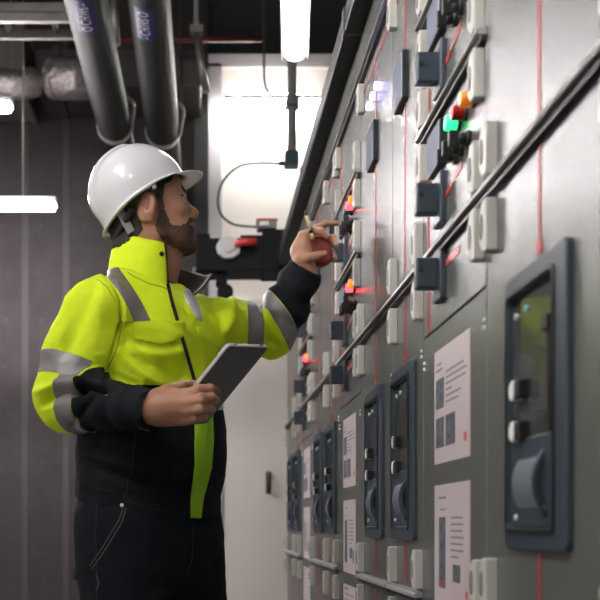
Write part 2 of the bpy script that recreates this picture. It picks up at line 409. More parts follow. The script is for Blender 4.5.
# pipes overhead running towards the back wall
lite = mat('white_label_ink', (0.75,0.72,0.8), 0.5)
def pipe(xc, zc, r, label, txtflip, yl, angl, ringy, who):
    b = MB(); n = 40
    y0 = -0.5
    b.prism([(zc+r*math.cos(2*math.pi*i/n), xc+r*math.sin(2*math.pi*i/n)) for i in range(n)], 1, y0, WY, 0, True)
    o = b.build('insulated_pipe', pipeins)
    tag(o, who, 'pipe', 'black insulated pipes overhead')
    # blue sticker wrapped on the underside
    a0, a1 = angl
    L0, L1 = yl
    me = bmesh.new(); rows = []
    for i in range(9):
        a = math.radians(a0+(a1-a0)*i/8)
        rows.append((me.verts.new((xc+(r+.0015)*math.sin(a), L0, zc-(r+.0015)*math.cos(a))), me.verts.new((xc+(r+.0015)*math.sin(a), L1, zc-(r+.0015)*math.cos(a)))))
    for A, B in zip(rows, rows[1:]): me.faces.new((A[0],A[1],B[1],B[0]))
    m = bpy.data.meshes.new('pipe_label'); me.to_mesh(m); me.free(); m.materials.append(bluem)
    lb = link(bpy.data.objects.new('pipe_label', m), o); lb['label'] = 'blue pipe label with white lettering'
    # lettering bent around the pipe
    size = 0.060
    tx = text_mesh(label, size, 'lettering', lite, lb)
    am = math.radians((a0+a1)/2); ym = (L0+L1)/2
    for v in tx.data.vertices:
        u, w, h = v.co; 
        y = ym + txtflip*u*0.82; a = am + txtflip*(w)/r*1.05
        rr = r+0.003+h
        v.co = (xc+rr*math.sin(a), y, zc-rr*math.cos(a))
    # clamp ring with its hanger rod
    b = MB(); R = r+0.006
    pts = [(zc-R*math.cos(t), xc+R*math.sin(t)) for t in [2*math.pi*k/36 for k in range(36)]]
    inn = [(zc-(r-.004)*math.cos(t), xc+(r-.004)*math.sin(t)) for t in [2*math.pi*k/36 for k in range(36)]]
    b.ring(pts, inn, 1, ringy-0.022, ringy+0.022)
    b.tube([(xc,ringy,zc+r),(xc,ringy,4.75)], 0.008)
    rg = b.build('pipe_clamp', steel, o, 0)
    if txtflip > 0 or True:
        b = MB(); b.tube(smooth_path([(xc+R*.72,ringy-0.25,zc+R*.75),(xc+R+.02,ringy-0.18,zc+R*.45),(xc+R+.004,ringy-.06,zc-.0),(xc+R-.004,ringy,zc-R*.25)],6), 0.010)
        b.build('clamp_bolt', steel, o)
    return o
h = 2.2
def pz(px, py): return (px-204)/(524-py)*h
r1 = 0.092
pipe(pz(86,0), CZ+h, r1, 'O CHWS -', -1, (2108/(524-1), 2108/(524-33)), (-27,29), 5.53, 'left one of two thick black insulated pipes, blue CHWS label near photo top')
pipe(pz(149,0), CZ+h, r1, '- CHWS O', -1, (2108/(524-10), 2108/(524-41)), (-38,14), 5.60, 'right one of two thick black insulated pipes, passing behind the front of the white helmet')

# ducts high on the dark wall
b = MB()
z0, z1 = P(0,97,6.5).z, P(0,42,6.5).z
b.box(XL,P(24,0,6.5).x,6.3,6.9,z0,z1)
for px in (-60,10): x=P(px,0,6.4).x; b.tube([(x,6.6,z1),(x,6.6,4.75)],0.008,6)
for px in (-60,-20,24): x=P(px,0,6.4).x; b.box(x-0.03,x+0.01,6.26,6.9,z0-.02,z1+.03)
tag(b.build('air_duct', galv, None, 0.006), 'grey sheet metal air duct high at the far left under the cable ladder', 'duct')
b = MB()
b.box(P(34,0,6.4).x,DX+0.05,6.45,6.95,P(0,96,6.6).z,P(0,60,6.6).z)
for px in (60,178): x=P(px,0,6.4).x; b.tube([(x,6.7,P(0,60,6.6).z),(x,6.7,4.75)],0.008,6)
for px in (56,96,140,178): x=P(px,0,6.4).x; b.box(x-0.02,x+0.02,6.42,6.95,P(0,98,6.6).z,P(0,58,6.6).z)
tag(b.build('air_duct', mat('dull_duct_steel', (0.09,0.082,0.078), 0.45, 0.6), None, 0.006), 'dull dark metal air duct running behind the two insulated pipes', 'duct')
def foil_tube(pts, r, label):
    b = MB(); path = smooth_path(pts, 10)
    b.tube(path, [r*(1+0.04*math.sin(i*2.3)+0.03*math.sin(i*1.1)) for i in range(len(path))], 28)
    o = tag(b.build('flexible_duct', foil), label, 'duct', None)
    b = MB(); q = path[len(path)//2]; b.tube([(q.x,q.y,q.z+r*.9),(q.x,q.y,4.75)], 0.005, 6); b.build('hanger_wire', galv, o)
foil_tube([P(-30,84,6.1),P(0,83,6.1),P(20,85,6.1),P(34,82,6.15)], 0.085, 'crumpled foil-wrapped flexible duct at the left edge of the photo')
foil_tube([P(54,78,6.2),P(70,79,6.15),P(84,79,6.2),P(100,79,6.3)], 0.12, 'short round foil-wrapped duct just left of the first insulated pipe')
# cable ladder
t = empty('cable_ladder', (0,0,0)); tag(t, 'galvanised cable ladder crossing the upper left corner', 'cable tray')
L = 5.0
for (py, dy, nm) in ((8,0.0,'side_rail'),(18,-0.10,'side_rail'),(35,0.05,'side_rail')):
    b = MB(); zc = P(0,py,L+dy).z; b.box(XL,P(77,0,L).x,L+dy-0.015,L+dy+0.015,zc-0.022,zc+0.022); b.build(nm, galv, t, 0.003)
for px in (-80,-35,4,51):
    b = MB(); p = P(px,8,L); q = P(px+6,36,L+0.05)
    b.tube([p,q],[0.016,0.016],8); b.build('rung', galv, t)
for (x0,y0_,x1,y1_) in ((112,-20,117,45),(-20,-20,-20,20)):
    b = MB(); b.tube([P(x0,y0_,5.2),P(x1,y1_,5.2)], 0.02, 10); b.build('hanger_rod', galv, t)
# hanger on the right of pipe two
b = MB(); b.tube([P(196,30,5.6),P(206,92,5.6)], 0.022, 12); b.tube([P(196,-163,5.6),P(196,32,5.6)], 0.012, 8); b.box(P(190,0,5.6).x,P(203,0,5.6).x,5.57,5.63,P(0,34,5.6).z,P(0,27,5.6).z)
tag(b.build('support_strut', galv), 'slanting beige grey support strut right of the right insulated pipe', 'strut')
b = MB(); b.tube([P(118,40,6.2),P(262,39,6.2)], 0.018, 10); tag(b.build('sprinkler_pipe', mat('dark_red_pipe', (0.09,0.008,0.006), 0.6)), 'thin dark red pipe running level below the black ceiling', 'pipe')
b = MB(); b.box(P(176,0,6.2).x,P(232,0,6.2).x,6.1,6.2,P(0,94,6.2).z,P(0,84,6.2).z)
tag(b.build('mounting_channel', mat('dull_duct_steel', (0.09,0.082,0.078), 0.45, 0.6)), 'short grey mounting channel just left of the white partition top', 'channel') if False else b.bm.free()

# ceiling lamps
tube_e = mat('lamp_diffuser', (1,1,1), 0.5, emis=((1.0,0.95,0.93), 26))
tube_s = mat('lamp_diffuser_bright', (1,1,1), 0.5, emis=((1.0,0.93,0.95), 155))
def batten(c, length, ang, label, w=0.105, grp=None, hang=True, em=None, shade=0):
    t = empty('ceiling_lamp', c, ang); tag(t, label, 'lamp', grp)
    hh = 0.03 if shade==1 else 0.06
    b = MB(); b.box(-w*.42,w*.42,-length/2,length/2,0.0,hh); 
    if shade == 2:
        b.prism([(w*.42,.06),(w*1.2,-.07),(w*1.26,-.07),(w*.48,.066)],1,-length/2,length/2,0); b.prism([(-w*.42,.06),(-w*.48,.066),(-w*1.26,-.07),(-w*1.2,-.07)],1,-length/2,length/2,0)  # flared flanges added to keep lamp light off the upper wall
    if shade == 3: b.box(-w*.6,-w*.55,-length/2,length/2,-.034,.06); b.box(w*.55,w*.6,-length/2,length/2,-.034,.06)
    if shade == 1: b.box(w*.55,w*.62,-length/2,length/2,-.018,.03)  # back plate added to block lamp light towards the far wall
    b.build('housing', greyf, t, 0.003)
    b = MB(); n=10
    prof = [(0.0,-w/2),(0.0,w/2)]+[(-0.045*math.sin(math.pi*k/n), w/2*math.cos(math.pi*k/n)) for k in range(1,n)]
    b.prism(prof, 1, -length/2+0.01, length/2-0.01, 0, False); b.build('diffuser', em or tube_e, t, 0.004)
    if hang:
        for s in (-.35,.35):
            b = MB(); b.tube([(0,s*length,0.028),(0,s*length,4.75-c[2])], 0.004, 6); b.build('hanger_wire', galv, t)
    return t
ya = 2.2*1000/471; xa = (295.5-204)*ya/1000
LL = 1.25
batten((xa-0.087*LL/2*1.05, ya-LL/2, 3.10), LL, math.radians(-5.0), 'bright white tube lamp above the aisle at the top centre of the photo', 0.105, shade=3)
tube_k = mat('added_key_lamp_diffuser', (1,1,1), 0.5, emis=((1.0,0.97,0.95), 330))  # very strong diffuser for the added key lamps
def lampx(px1, py, Y, label, ln=1.25, g=None):
    p = P(px1, py, Y); batten((p.x-ln/2, Y, p.z), ln, math.radians(90), label, 0.066, g, True, tube_s, 1)
lampx(56, 203, 5.7, 'long white tube lamp against the dark wall left of the helmet')
lampx(12, 104, 5.25, 'white tube lamp at the left edge, higher one below the foil duct')
for i,(x,y) in enumerate([(-1.5,0.3),(-1.5,2.4),(-0.2,-1.2),(-2.9,1.2),(-2.9,3.6),(-0.75,0.9)]):  # unseen tube lamps added to light the man and the aisle
    batten((x,y,3.7), 1.25, 0.0, ['added key lamp left of the camera','added unseen lamp high left of the man, outside the photo','added unseen lamp behind the camera','added unseen lamp far left, near row','added unseen lamp far left, far row','added key lamp above, just ahead of the camera'][i], em=tube_k if i in (0,5) else None, shade=2)

batten((-1.35,0.9,2.95), 1.25, 0.0, 'added key lamp nearest to the left of the aisle', em=tube_k, shade=2)  # out-of-view key lamp added to brighten the man
batten((-0.75,-0.7,3.0), 1.25, 0.0, 'added key lamp just behind the camera', em=tube_k, shade=2)  # another added key lamp, unseen, lighting the man from the front
# lamp strip on the white wall, conduit, junction box, cables
t = empty('wall_lamp', (P(272,0,WY).x, WY-0.12, P(0,108,WY).z)); tag(t, 'thin strip lamp washing the white partition, right of the left insulated pipes', 'lamp')
b = MB(); b.box(-0.33,0.33,-0.04,0.12,0.0,0.03); b.build('housing', greyf, t, 0.004)
b = MB(); b.box(-0.32,0.32,-0.03,0.03,0.03,0.04); b.build('added_uplight', mat('wall_lamp_added_uplight', (1,1,1), 0.5, emis=((1.0,0.93,0.88), 26)), t)  # glowing top strip added to brighten the partition above the lamp
b = MB(); b.box(-0.32,0.32,-0.03,0.03,-0.02,0.0); b.build('diffuser', mat('wall_lamp_diffuser', (1,1,1), 0.5, emis=((1.0,0.97,0.93), 220)), t)
b = MB(); b.tube([P(292,44,6.0),P(292,151,6.0)], 0.028, 14)
b.box(P(285,0,6.0).x,P(299,0,6.0).x,5.95,6.05,P(0,107,6.0).z,P(0,101,6.0).z)
b.tube([P(292,44,6.0),P(292,-40,6.0)], 0.018, 10)
tag(b.build('conduit', mat('grey_conduit', (0.20,0.20,0.21), 0.5), None, 0.002), 'grey vertical conduit dropping below the bright ceiling lamp', 'conduit')
t = empty('junction_box', P(291.5,160,5.98)); tag(t, 'teal-grey junction box at the foot of the vertical conduit', 'junction box')
b = MB(); b.box(-0.042,0.042,-0.04,0.04,-0.045,0.045); b.build('box_body', mat('teal_grey_plastic', (0.035,0.075,0.10), 0.45), t, 0.005)
b = MB(); b.cyl((-0.02,-0.055), 1, 0.012, -0.01, 0.01, 12) ; b.tube([(-0.04,0,-0.02),(-0.075,0,-0.02)],0.014,10); b.build('cable_gland', blackp, t)
cab = mat('dark_green_cable', (0.03,0.05,0.035), 0.5)
b = MB(); b.tube(smooth_path([P(284,164,5.98),P(262,163,5.98),P(240,166,5.98),P(224,180,5.98),P(218,198,5.98),P(221,214,5.98),P(233,224,5.98),P(250,226.5,5.7),P(257.5,227,5.56)],8), 0.0075, 8)
tag(b.build('looped_cable', cab), 'dark green looping cable between junction box and black trunking', 'cable')
b = MB(); b.tube(smooth_path([P(264,0,6.3),P(264,60,6.3),P(265,84,6.3),P(271,97,6.4),P(276,107,6.8)],8), 0.008, 8)
tag(b.build('hanging_cable', cab), 'thin dark cable hanging in front of the white partition top', 'cable')

# black busbar trunking crossing behind the man's face
TY = 5.55
t = empty('busbar_trunking', P(240,258,TY)); tag(t, 'black busbar trunking with red-handled switch crossing behind the man', 'busbar trunking')
def tb(mb, x0,x1,y0,y1, d0=-0.1, d1=0.12, mi=None):
    o = t.location; a = P(x0,y1,TY)-o; c = P(x1,y0,TY)-o
    mb.box(a.x,c.x,d0,d1,a.z,c.z,mi)
b = MB(); tb(b,196,292,243,275); tb(b,240,266,239,246,-0.08); tb(b,262,296,235,276,-0.11,0.13); tb(b,196,210,238,245,-.09,.1); b.build('trunking_body', blackm, t, 0.004)
b = MB(); o=t.location
cx = P(228,254,TY)-o
b.prism([(cx.z+0.066*math.sin(a)*(1 if a<math.pi else .9), cx.x+0.068*math.cos(a)) for a in [2*math.pi*k/9+.2 for k in range(9)]][::1], 1, -0.135, -0.10)
b.cyl((cx.z,cx.x), 1, 0.03, -0.15, -0.13, 16)
sw = b.build('isolator_plate', mat('pale_grey_plate', (0.55,0.55,0.56), 0.4), t, 0.004)
b = MB(); b.tube([tuple(P(234,252,TY)-o+Vector((0,-.15,0))),tuple(P(242,250,TY)-o+Vector((0,-.16,0))),tuple(P(255,250,TY)-o+Vector((0,-.16,0)))],[0.014,0.022,0.02],12)
b.build('isolator_handle', mat('red_plastic', (0.5,0.03,0.02), 0.4), t)
b = MB(); tb(b,257,276,224,231,-0.06,0.04,0); tb(b,256,277,221.5,224,-0.065,0.045,1); tb(b,259,268,224.5,229,-0.068,-0.05,2)
b.build('connector_box', [mat('grey_box', (0.2,0.2,0.21), 0.5), mat('orange_red_plastic', (0.5,0.12,0.06), 0.5), mat('white_enamel', (0.8,0.8,0.78), 0.4)], t, 0.003)
b = MB(); tb(b,216,227,275,286,-0.06,0.04); q=P(225,294,TY)-o; b.cyl((q.z,q.x), 1, 0.045, -0.06, 0.0, 20); b.tube([tuple(P(221,280,TY)-o), tuple(P(225,292,TY)-o)], 0.02, 10)
b.build('hanging_pulley', blackm, t, 0.002)
b = MB(); tb(b,281,292,236,256,-0.14,-0.08); b.build('end_bracket', mat('dark_grey_bracket', (0.07,0.07,0.075), 0.5), t, 0.003)
b = MB(); b.tube([tuple(P(198,268,TY+.05)-o), tuple(P(198,330,TY+.05)-o)], 0.03, 12); b.build('support_leg', galv, t)

# black duct along the top edge of the cabinets
t = empty('cable_duct', (0.435, S0, Z(1.42))); tag(t, 'long black cable duct along the top front edge of the cabinets', 'cable duct')
dm_ = mat('black_duct', (0.008,0.0085,0.0095), 0.5, spec=0.3, bump=[(12,0.2,0.004)])
segs = [(0.315,2.86),(2.87,4.13),(4.14,5.50)]
for (a,c) in segs:
    b = MB(); b.box(-0.035,0.035,a-S0,c-S0,-0.020,0.05); b.build('duct_section', dm_, t, 0.006)
for yy in (2.865,4.135):
    b = MB(); b.box(-0.038,0.038,yy-S0-0.02,yy-S0+0.02,-0.019,0.054); b.build('duct_joint', blackp, t, 0.002)
# lean-out link from the duct end down to the trunking


# ------------------------------------------------------------------ camera, world
cam = bpy.data.cameras.new('camera'); co = bpy.data.objects.new('camera', cam); COL.objects.link(co)
co.location = (0,0,CZ); co.rotation_euler = (math.pi/2,0,0)
cam.sensor_width = 36; cam.lens = 60; cam.shift_x = 0.16; cam.shift_y = 0.3733
cam.clip_start = 0.05
cam.dof.use_dof = True; cam.dof.focus_distance = 2.45; cam.dof.aperture_fstop = 5.0
SC.camera = co
w = bpy.data.worlds.new('world'); SC.world = w; w.use_nodes = True
w.node_tree.nodes['Background'].inputs['Color'].default_value = (0.5,0.5,0.52,1); w.node_tree.nodes['Background'].inputs['Strength'].default_value = 0.02
SC.view_settings.view_transform = 'Standard'; SC.view_settings.look = 'None'; SC.view_settings.gamma = 1; SC.view_settings.use_curve_mapping = False
SC.view_settings.exposure = 0.1
# ------------------------------------------------------------------ volume modelling tools (smooth unions of limbs, turned into a mesh)
f32 = np.float32
class Vol:
    def __init__(s, lo, hi, h):
        s.lo = np.array(lo, float); s.h = h
        s.n = np.ceil((np.array(hi)-s.lo)/h).astype(int)+1
        s.F = np.full(s.n, 0.5, f32)
    def win(s, lo, hi, k):
        pad = k+3*s.h
        a = np.maximum(0, np.floor((np.array(lo)-pad-s.lo)/s.h).astype(int)); b = np.minimum(s.n, np.ceil((np.array(hi)+pad-s.lo)/s.h).astype(int)+1)
        b = np.maximum(b, a)
        g = [ (s.lo[i]+s.h*np.arange(a[i],b[i])).astype(f32) for i in range(3)]
        sl = tuple(slice(a[i],b[i]) for i in range(3))
        return sl, g[0][:,None,None], g[1][None,:,None], g[2][None,None,:]
    def op(s, fn, lo, hi, k=0.01, sub=False):
        sl, X, Y, Z_ = s.win(lo, hi, k)
        d = fn(X,Y,Z_); a = s.F[sl]
        if sub:
            d = -d; t = np.maximum(k-np.abs(a-d),0)/k; s.F[sl] = np.maximum(a,d)+t*t*k/4
        else:
            t = np.maximum(k-np.abs(a-d),0)/k; s.F[sl] = np.minimum(a,d)-t*t*k/4
        return s
    def cap(s, p, q, r1, r2=None, k=0.01, sub=False):
        r2 = r1 if r2 is None else r2
        p = np.array(p,float); q = np.array(q,float); d = q-p; L = float(d@d)+1e-12
        def fn(X,Y,Z_):
            t = np.clip(((X-p[0])*d[0]+(Y-p[1])*d[1]+(Z_-p[2])*d[2])/L,0,1)
            return np.sqrt((X-p[0]-t*d[0])**2+(Y-p[1]-t*d[1])**2+(Z_-p[2]-t*d[2])**2)-(r1+(r2-r1)*t)
        R = max(r1,r2); return s.op(fn, np.minimum(p,q)-R, np.maximum(p,q)+R, k, sub)
    def chain(s, pts, rs, k=0.01, sub=False):
        for i in range(len(pts)-1): s.cap(pts[i],pts[i+1],rs[i],rs[i+1],k,sub)
        return s
    def ell(s, c, r, M=None, k=0.01, sub=False):
        c = np.array(c,float); r = np.array(r,float)
        M = np.eye(3) if M is None else np.array(M)     # rows: local axes
        def fn(X,Y,Z_):
            x=X-c[0]; y=Y-c[1]; z=Z_-c[2]
            u=(M[0,0]*x+M[0,1]*y+M[0,2]*z); v=(M[1,0]*x+M[1,1]*y+M[1,2]*z); w_=(M[2,0]*x+M[2,1]*y+M[2,2]*z)
            k0=np.sqrt((u/r[0])**2+(v/r[1])**2+(w_/r[2])**2)+1e-9; k1=np.sqrt((u/r[0]**2)**2+(v/r[1]**2)**2+(w_/r[2]**2)**2)+1e-9
            return k0*(k0-1)/k1
        R = r.max(); return s.op(fn, c-R, c+R, k, sub)
    def loft(s, secs, fdir, ldir, k=0.02, e=2.3):
        # secs: z, cx, cy, a (along fdir), b (along ldir)
        S = np.array(secs,float); zs = S[:,0]
        def fn(X,Y,Z_):
            cx,cy,a,b_ = [np.interp(Z_,zs,S[:,i]).astype(f32) for i in (1,2,3,4)]
            u=((X-cx)*fdir[0]+(Y-cy)*fdir[1])/a; v=((X-cx)*ldir[0]+(Y-cy)*ldir[1])/b_
            rr=(np.abs(u)**e+np.abs(v)**e)**(1/e)
            d=(rr-1)*np.minimum(a,b_)*1.0
            dz=np.maximum(zs[0]-Z_,Z_-zs[-1])
            return np.maximum(d,dz+0*d)
        R = max(S[:,3].max(),S[:,4].max())
        lo=[S[:,1].min()-R,S[:,2].min()-R,zs[0]]; hi=[S[:,1].max()+R,S[:,2].max()+R,zs[-1]]
        return s.op(fn,lo,hi,k)
    def cut(s, p, n, lo=None, hi=None):     # remove the half space on the n side of p (inside a window)
        p=np.array(p,float); n=np.array(n,float); n/=np.linalg.norm(n)
        lo = s.lo if lo is None else lo; hi = s.lo+s.h*s.n if hi is None else hi
        sl,X,Y,Z_ = s.win(lo,hi,-3*s.h); d=(X-p[0])*n[0]+(Y-p[1])*n[1]+(Z_-p[2])*n[2]
        s.F[sl]=np.maximum(s.F[sl],d); return s
    def nets(s):
        F=s.F; ins=F<0; nx,ny,nz=F.shape
        c=np.zeros((nx-1,ny-1,nz-1),np.uint8)
        for dx in (0,1):
            for dy in (0,1):
                for dz in (0,1): c+=ins[dx:nx-1+dx,dy:ny-1+dy,dz:nz-1+dz]
        act=(c>0)&(c<8); I,J,K=np.nonzero(act); idx=np.full(act.shape,-1,np.int32); idx[I,J,K]=np.arange(len(I))
        g={}
        for dx in (0,1):
            for dy in (0,1):
                for dz in (0,1): g[dx,dy,dz]=F[I+dx,J+dy,K+dz]
        Pp=np.zeros((len(I),3)); W=np.zeros(len(I))
        cs=list(g.keys())
        for a in cs:
            for ax in range(3):
                if a[ax]==0:
                    b_=list(a); b_[ax]=1; b_=tuple(b_); va,vb=g[a],g[b_]; m=(va<0)!=(vb<0)
                    t=np.where(m,va/np.where(m,va-vb,1),0); pos=np.repeat(np.array(a,float)[None],len(I),0); pos[:,ax]=t
                    Pp[m]+=pos[m]; W[m]+=1
        V=s.lo+s.h*(Pp/W[:,None]+np.stack([I,J,K],1))
        Q=[]
        def quads(s_,flip,A,B,C_,D):
            q=np.stack([A,B,C_,D],1); q[flip]=q[flip][:,::-1]; Q.append(q)
        i,j,k=np.nonzero(ins[:-1,1:-1,1:-1]!=ins[1:,1:-1,1:-1]); j+=1;k+=1
        quads(0,~ins[i,j,k],idx[i,j-1,k-1],idx[i,j,k-1],idx[i,j,k],idx[i,j-1,k])
        i,j,k=np.nonzero(ins[1:-1,:-1,1:-1]!=ins[1:-1,1:,1:-1]); i+=1;k+=1
        quads(0,~ins[i,j,k],idx[i-1,j,k-1],idx[i-1,j,k],idx[i,j,k],idx[i,j,k-1])
        i,j,k=np.nonzero(ins[1:-1,1:-1,:-1]!=ins[1:-1,1:-1,1:]); i+=1;j+=1
        quads(0,~ins[i,j,k],idx[i-1,j-1,k],idx[i,j-1,k],idx[i,j,k],idx[i-1,j,k])
        return V,np.concatenate(Q)
def vnormals(V,Fc):
    n=np.zeros_like(V); a=V[Fc[:,0]]; 
    fn=np.cross(V[Fc[:,2]]-a, V[Fc[:,-1]]-V[Fc[:,1]]) if Fc.shape[1]==4 else np.cross(V[Fc[:,1]]-a,V[Fc[:,2]]-a)
    for i in range(Fc.shape[1]):
        for c in range(3): n[:,c]+=np.bincount(Fc[:,i],fn[:,c],len(V))
    return n/(np.linalg.norm(n,axis=1)[:,None]+1e-12)
def relax(V,Fc,it=1,lam=0.5):
    for _ in range(it):
        S=np.zeros_like(V); W=np.zeros(len(V)); m=Fc.shape[1]
        for i in range(m):
            a=Fc[:,i]; b_=Fc[:,(i+1)%m]
            for c in range(3): S[:,c]+=np.bincount(a,V[b_,c],len(V))+np.bincount(b_,V[a,c],len(V))
            W+=np.bincount(a,minlength=len(V))+np.bincount(b_,minlength=len(V))
        V=V+lam*(S/np.maximum(W,1)[:,None]-V)
    return V
def mk(name,V,Fc,m,parent=None,solid=0,smooth=True):
    me=bpy.data.meshes.new(name); V=np.asarray(V,np.float32); Fc=np.asarray(Fc,np.int32)
    nf,k=Fc.shape
    me.vertices.add(len(V)); me.vertices.foreach_set('co',V.ravel())
    me.loops.add(nf*k); me.loops.foreach_set('vertex_index',Fc.ravel())
    me.polygons.add(nf); me.polygons.foreach_set('loop_start',np.arange(0,nf*k,k,dtype=np.int32))
    try: me.polygons.foreach_set('loop_total',np.full(nf,k,np.int32))
    except Exception: pass
    me.polygons.foreach_set('use_smooth',np.full(nf,smooth))
    me.update(calc_edges=True); me.validate()
    me.materials.append(m)
    o=link(bpy.data.objects.new(name,me),parent)
    if solid:
        s=o.modifiers.new('thickness','SOLIDIFY'); s.thickness=solid; s.offset=-1
    return o
def tris(Q): return Q if Q.shape[1]==3 else np.concatenate([Q[:,[0,1,2]],Q[:,[0,2,3]]])
def clip(V,Q,f,N=None,off=0.0):
    """keep the part of the surface where f>0, cut exactly along f=0"""
    T=tris(Q); pos=f[T]>0; cnt=pos.sum(1)
    full=T[cnt==3]; mix=T[(cnt>0)&(cnt<3)]
    if N is None: N=vnormals(V,T)
    nv=[];nn=[];cache={};out=[]; base=len(V)
    def ev(a,b_):
        key=(a,b_) if a<b_ else (b_,a)
        if key not in cache:
            a,b2=key; t=f[a]/(f[a]-f[b2]); cache[key]=base+len(nv); nv.append(V[a]+(V[b2]-V[a])*t); nn.append(N[a]+(N[b2]-N[a])*t)
        return cache[key]
    for t in mix.tolist():
        poly=[]
        for i in range(3):
            a=t[i];b_=t[(i+1)%3]
            if f[a]>0: poly.append(a)
            if (f[a]>0)!=(f[b_]>0): poly.append(ev(a,b_))
        for i in range(1,len(poly)-1): out.append((poly[0],poly[i],poly[i+1]))
    AV=np.concatenate([V,np.array(nv).reshape(-1,3)]); AN=np.concatenate([N,np.array(nn).reshape(-1,3)])
    T2=np.concatenate([full,np.array(out,int).reshape(-1,3)]).astype(int)
    used=np.unique(T2); rm=np.full(len(AV),-1); rm[used]=np.arange(len(used))
    return AV[used]+AN[used]*off, rm[T2], AN[used]
_lat=rng.random((33,33,33))*2-1; _lat[32]=_lat[0]; _lat[:,32]=_lat[:,0]; _lat[:,:,32]=_lat[:,:,0]
def vnoise(p,s=1.0,o=0.0):
    q=(np.asarray(p)*s+o)%32; i=np.floor(q).astype(int)%32; t=q-np.floor(q); t=t*t*(3-2*t); r=0
    for a in (0,1):
        for b_ in (0,1):
            for c in (0,1):
                r=r+_lat[i[:,0]+a,i[:,1]+b_,i[:,2]+c]*(t[:,0] if a else 1-t[:,0])*(t[:,1] if b_ else 1-t[:,1])*(t[:,2] if c else 1-t[:,2])
    return r
def sdpoly(x,y,poly):
    """signed distance, positive inside"""
    poly=np.array(poly,float); d=np.full(len(x),1e9); ins=np.zeros(len(x),bool); n=len(poly)
    for i in range(n):
        a=poly[i];b_=poly[(i+1)%n]; e=b_-a; wx=x-a[0];wy=y-a[1]; t=np.clip((wx*e[0]+wy*e[1])/(e@e+1e-12),0,1)
        d=np.minimum(d,np.hypot(wx-t*e[0],wy-t*e[1]))
        c=((a[1]>y)!=(b_[1]>y))
        with np.errstate(divide='ignore',invalid='ignore'): xi=(b_[0]-a[0])*(y-a[1])/(b_[1]-a[1])+a[0]
        ins^=c&(x<xi)
    return np.where(ins,d,-d)
def pxy(V): return 204+V[:,0]*1000/V[:,1], 524-(V[:,2]-CZ)*1000/V[:,1]
def segd(x,y,pts):
    d=np.full(len(x),1e9)
    for a,b_ in zip(pts,pts[1:]):
        a=np.array(a,float);b_=np.array(b_,float);e=b_-a;t=np.clip(((x-a[0])*e[0]+(y-a[1])*e[1])/(e@e+1e-12),0,1)
        d=np.minimum(d,np.hypot(x-a[0]-t*e[0],y-a[1]-t*e[1]))
    return d
# ------------------------------------------------------------------ the man
skin  = mat('warm_brown_skin', (0.41,0.20,0.122), 0.48, bump=[(180,0.12,0.0006)], var=(30,0.3,(0.46,0.235,0.148)), sss=0.12)
hairm = mat('black_hair', (0.016,0.011,0.009), 0.6, bump=[(260,0.8,0.002)])
beardm= mat('dark_stubble_beard', (0.035,0.019,0.014), 0.75, bump=[(420,0.9,0.0015)], var=(330,0.16,(0.15,0.075,0.048)))
lipm  = mat('lips', (0.30,0.115,0.09), 0.45)
hivis = mat('fluorescent_yellow_fabric', (0.77,0.95,0.024), 0.75, bump=[(700,0.15,0.0005),(22,0.7,0.009)], spec=0.2)
navy  = mat('dark_navy_fabric', (0.0065,0.0088,0.013), 0.8, bump=[(600,0.25,0.0006),(28,0.3,0.003)], spec=0.22)
reflm = mat('silver_reflective_tape', (0.27,0.255,0.255), 0.5, 0.35, bump=[(900,0.12,0.0004)])
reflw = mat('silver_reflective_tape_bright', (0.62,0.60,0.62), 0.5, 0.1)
lining= mat('dark_grey_lining', (0.085,0.087,0.095), 0.7, bump=[(60,0.3,0.002)])
shirtm= mat('dark_blue_shirt', (0.018,0.022,0.055), 0.8, bump=[(80,0.4,0.002)], var=(45,0.1,(0.05,0.06,0.12)))
zipm  = mat('black_zip_tape', (0.01,0.01,0.012), 0.5)
trous = mat('dark_navy_trousers', (0.0065,0.0092,0.014), 0.8, bump=[(500,0.25,0.0006),(14,0.3,0.005)], spec=0.2)
stitch= mat('pale_stitching', (0.17,0.15,0.10), 0.7)

FD = np.array([0.788,-0.616,0]); LD = np.array([0.616,0.788,0])     # chest direction, his left
C0 = np.array([-0.137,2.50,0])
person = empty('person', (float(C0[0]),float(C0[1]),0.0))
tag(person, 'bearded man in yellow and navy work jacket reaching one hand towards the switchgear', 'person')
PW = Matrix.Translation(-person.location)
def own(o):      # world-built child of the person
    o.data.transform(PW); return o
def V3(p): return np.array(p,float)
def tp(f,l,z): return C0+FD*f+LD*l+np.array([0,0,z])

# head, in its own axes: x forward, y left, z up, origin between the ear canals
HS = 1.05
H = Vol((-.16,-.13,-.24),(.15,.13,.16),0.0019)
H.ell((-.008,0,.045),(.100,.077,.088),k=.01)
H.ell((.030,0,.010),(.066,.064,.085),k=.02)
H.ell((.040,0,-.040),(.054,.050,.046),k=.02)
for s in (1,-1):
    H.chain([(-.004,s*.060,-.020),(.006,s*.056,-.054),(.055,s*.034,-.075),(.083,s*.010,-.080)],[.014,.014,.014,.014],k=.022)
    H.ell((.056,s*.046,-.002),(.028,.016,.018),k=.018)          # cheekbones
    H.ell((.050,s*.040,-.040),(.034,.018,.028),k=.02)
    H.ell((.102,s*.036,.026),(.020,.019,.012),k=.012,sub=True)   # eye sockets
    H.ell((.0735,s*.032,.025),(.0135,.0145,.0125),k=.003)          # eyeball with lids
    H.cap((.084,s*.012,.044),(.074,s*.045,.044),.009,.007,k=.010)  # brow ridge
    H.ell((.1005,s*.0115,-.0075),(.0095,.0065,.0075),k=.005)      # nostril wings
    H.ell((.106,s*.006,-.0145),(.005,.0028,.004),k=.002,sub=True)
H.ell((.064,0,.060),(.028,.052,.034),k=.02)                       # forehead
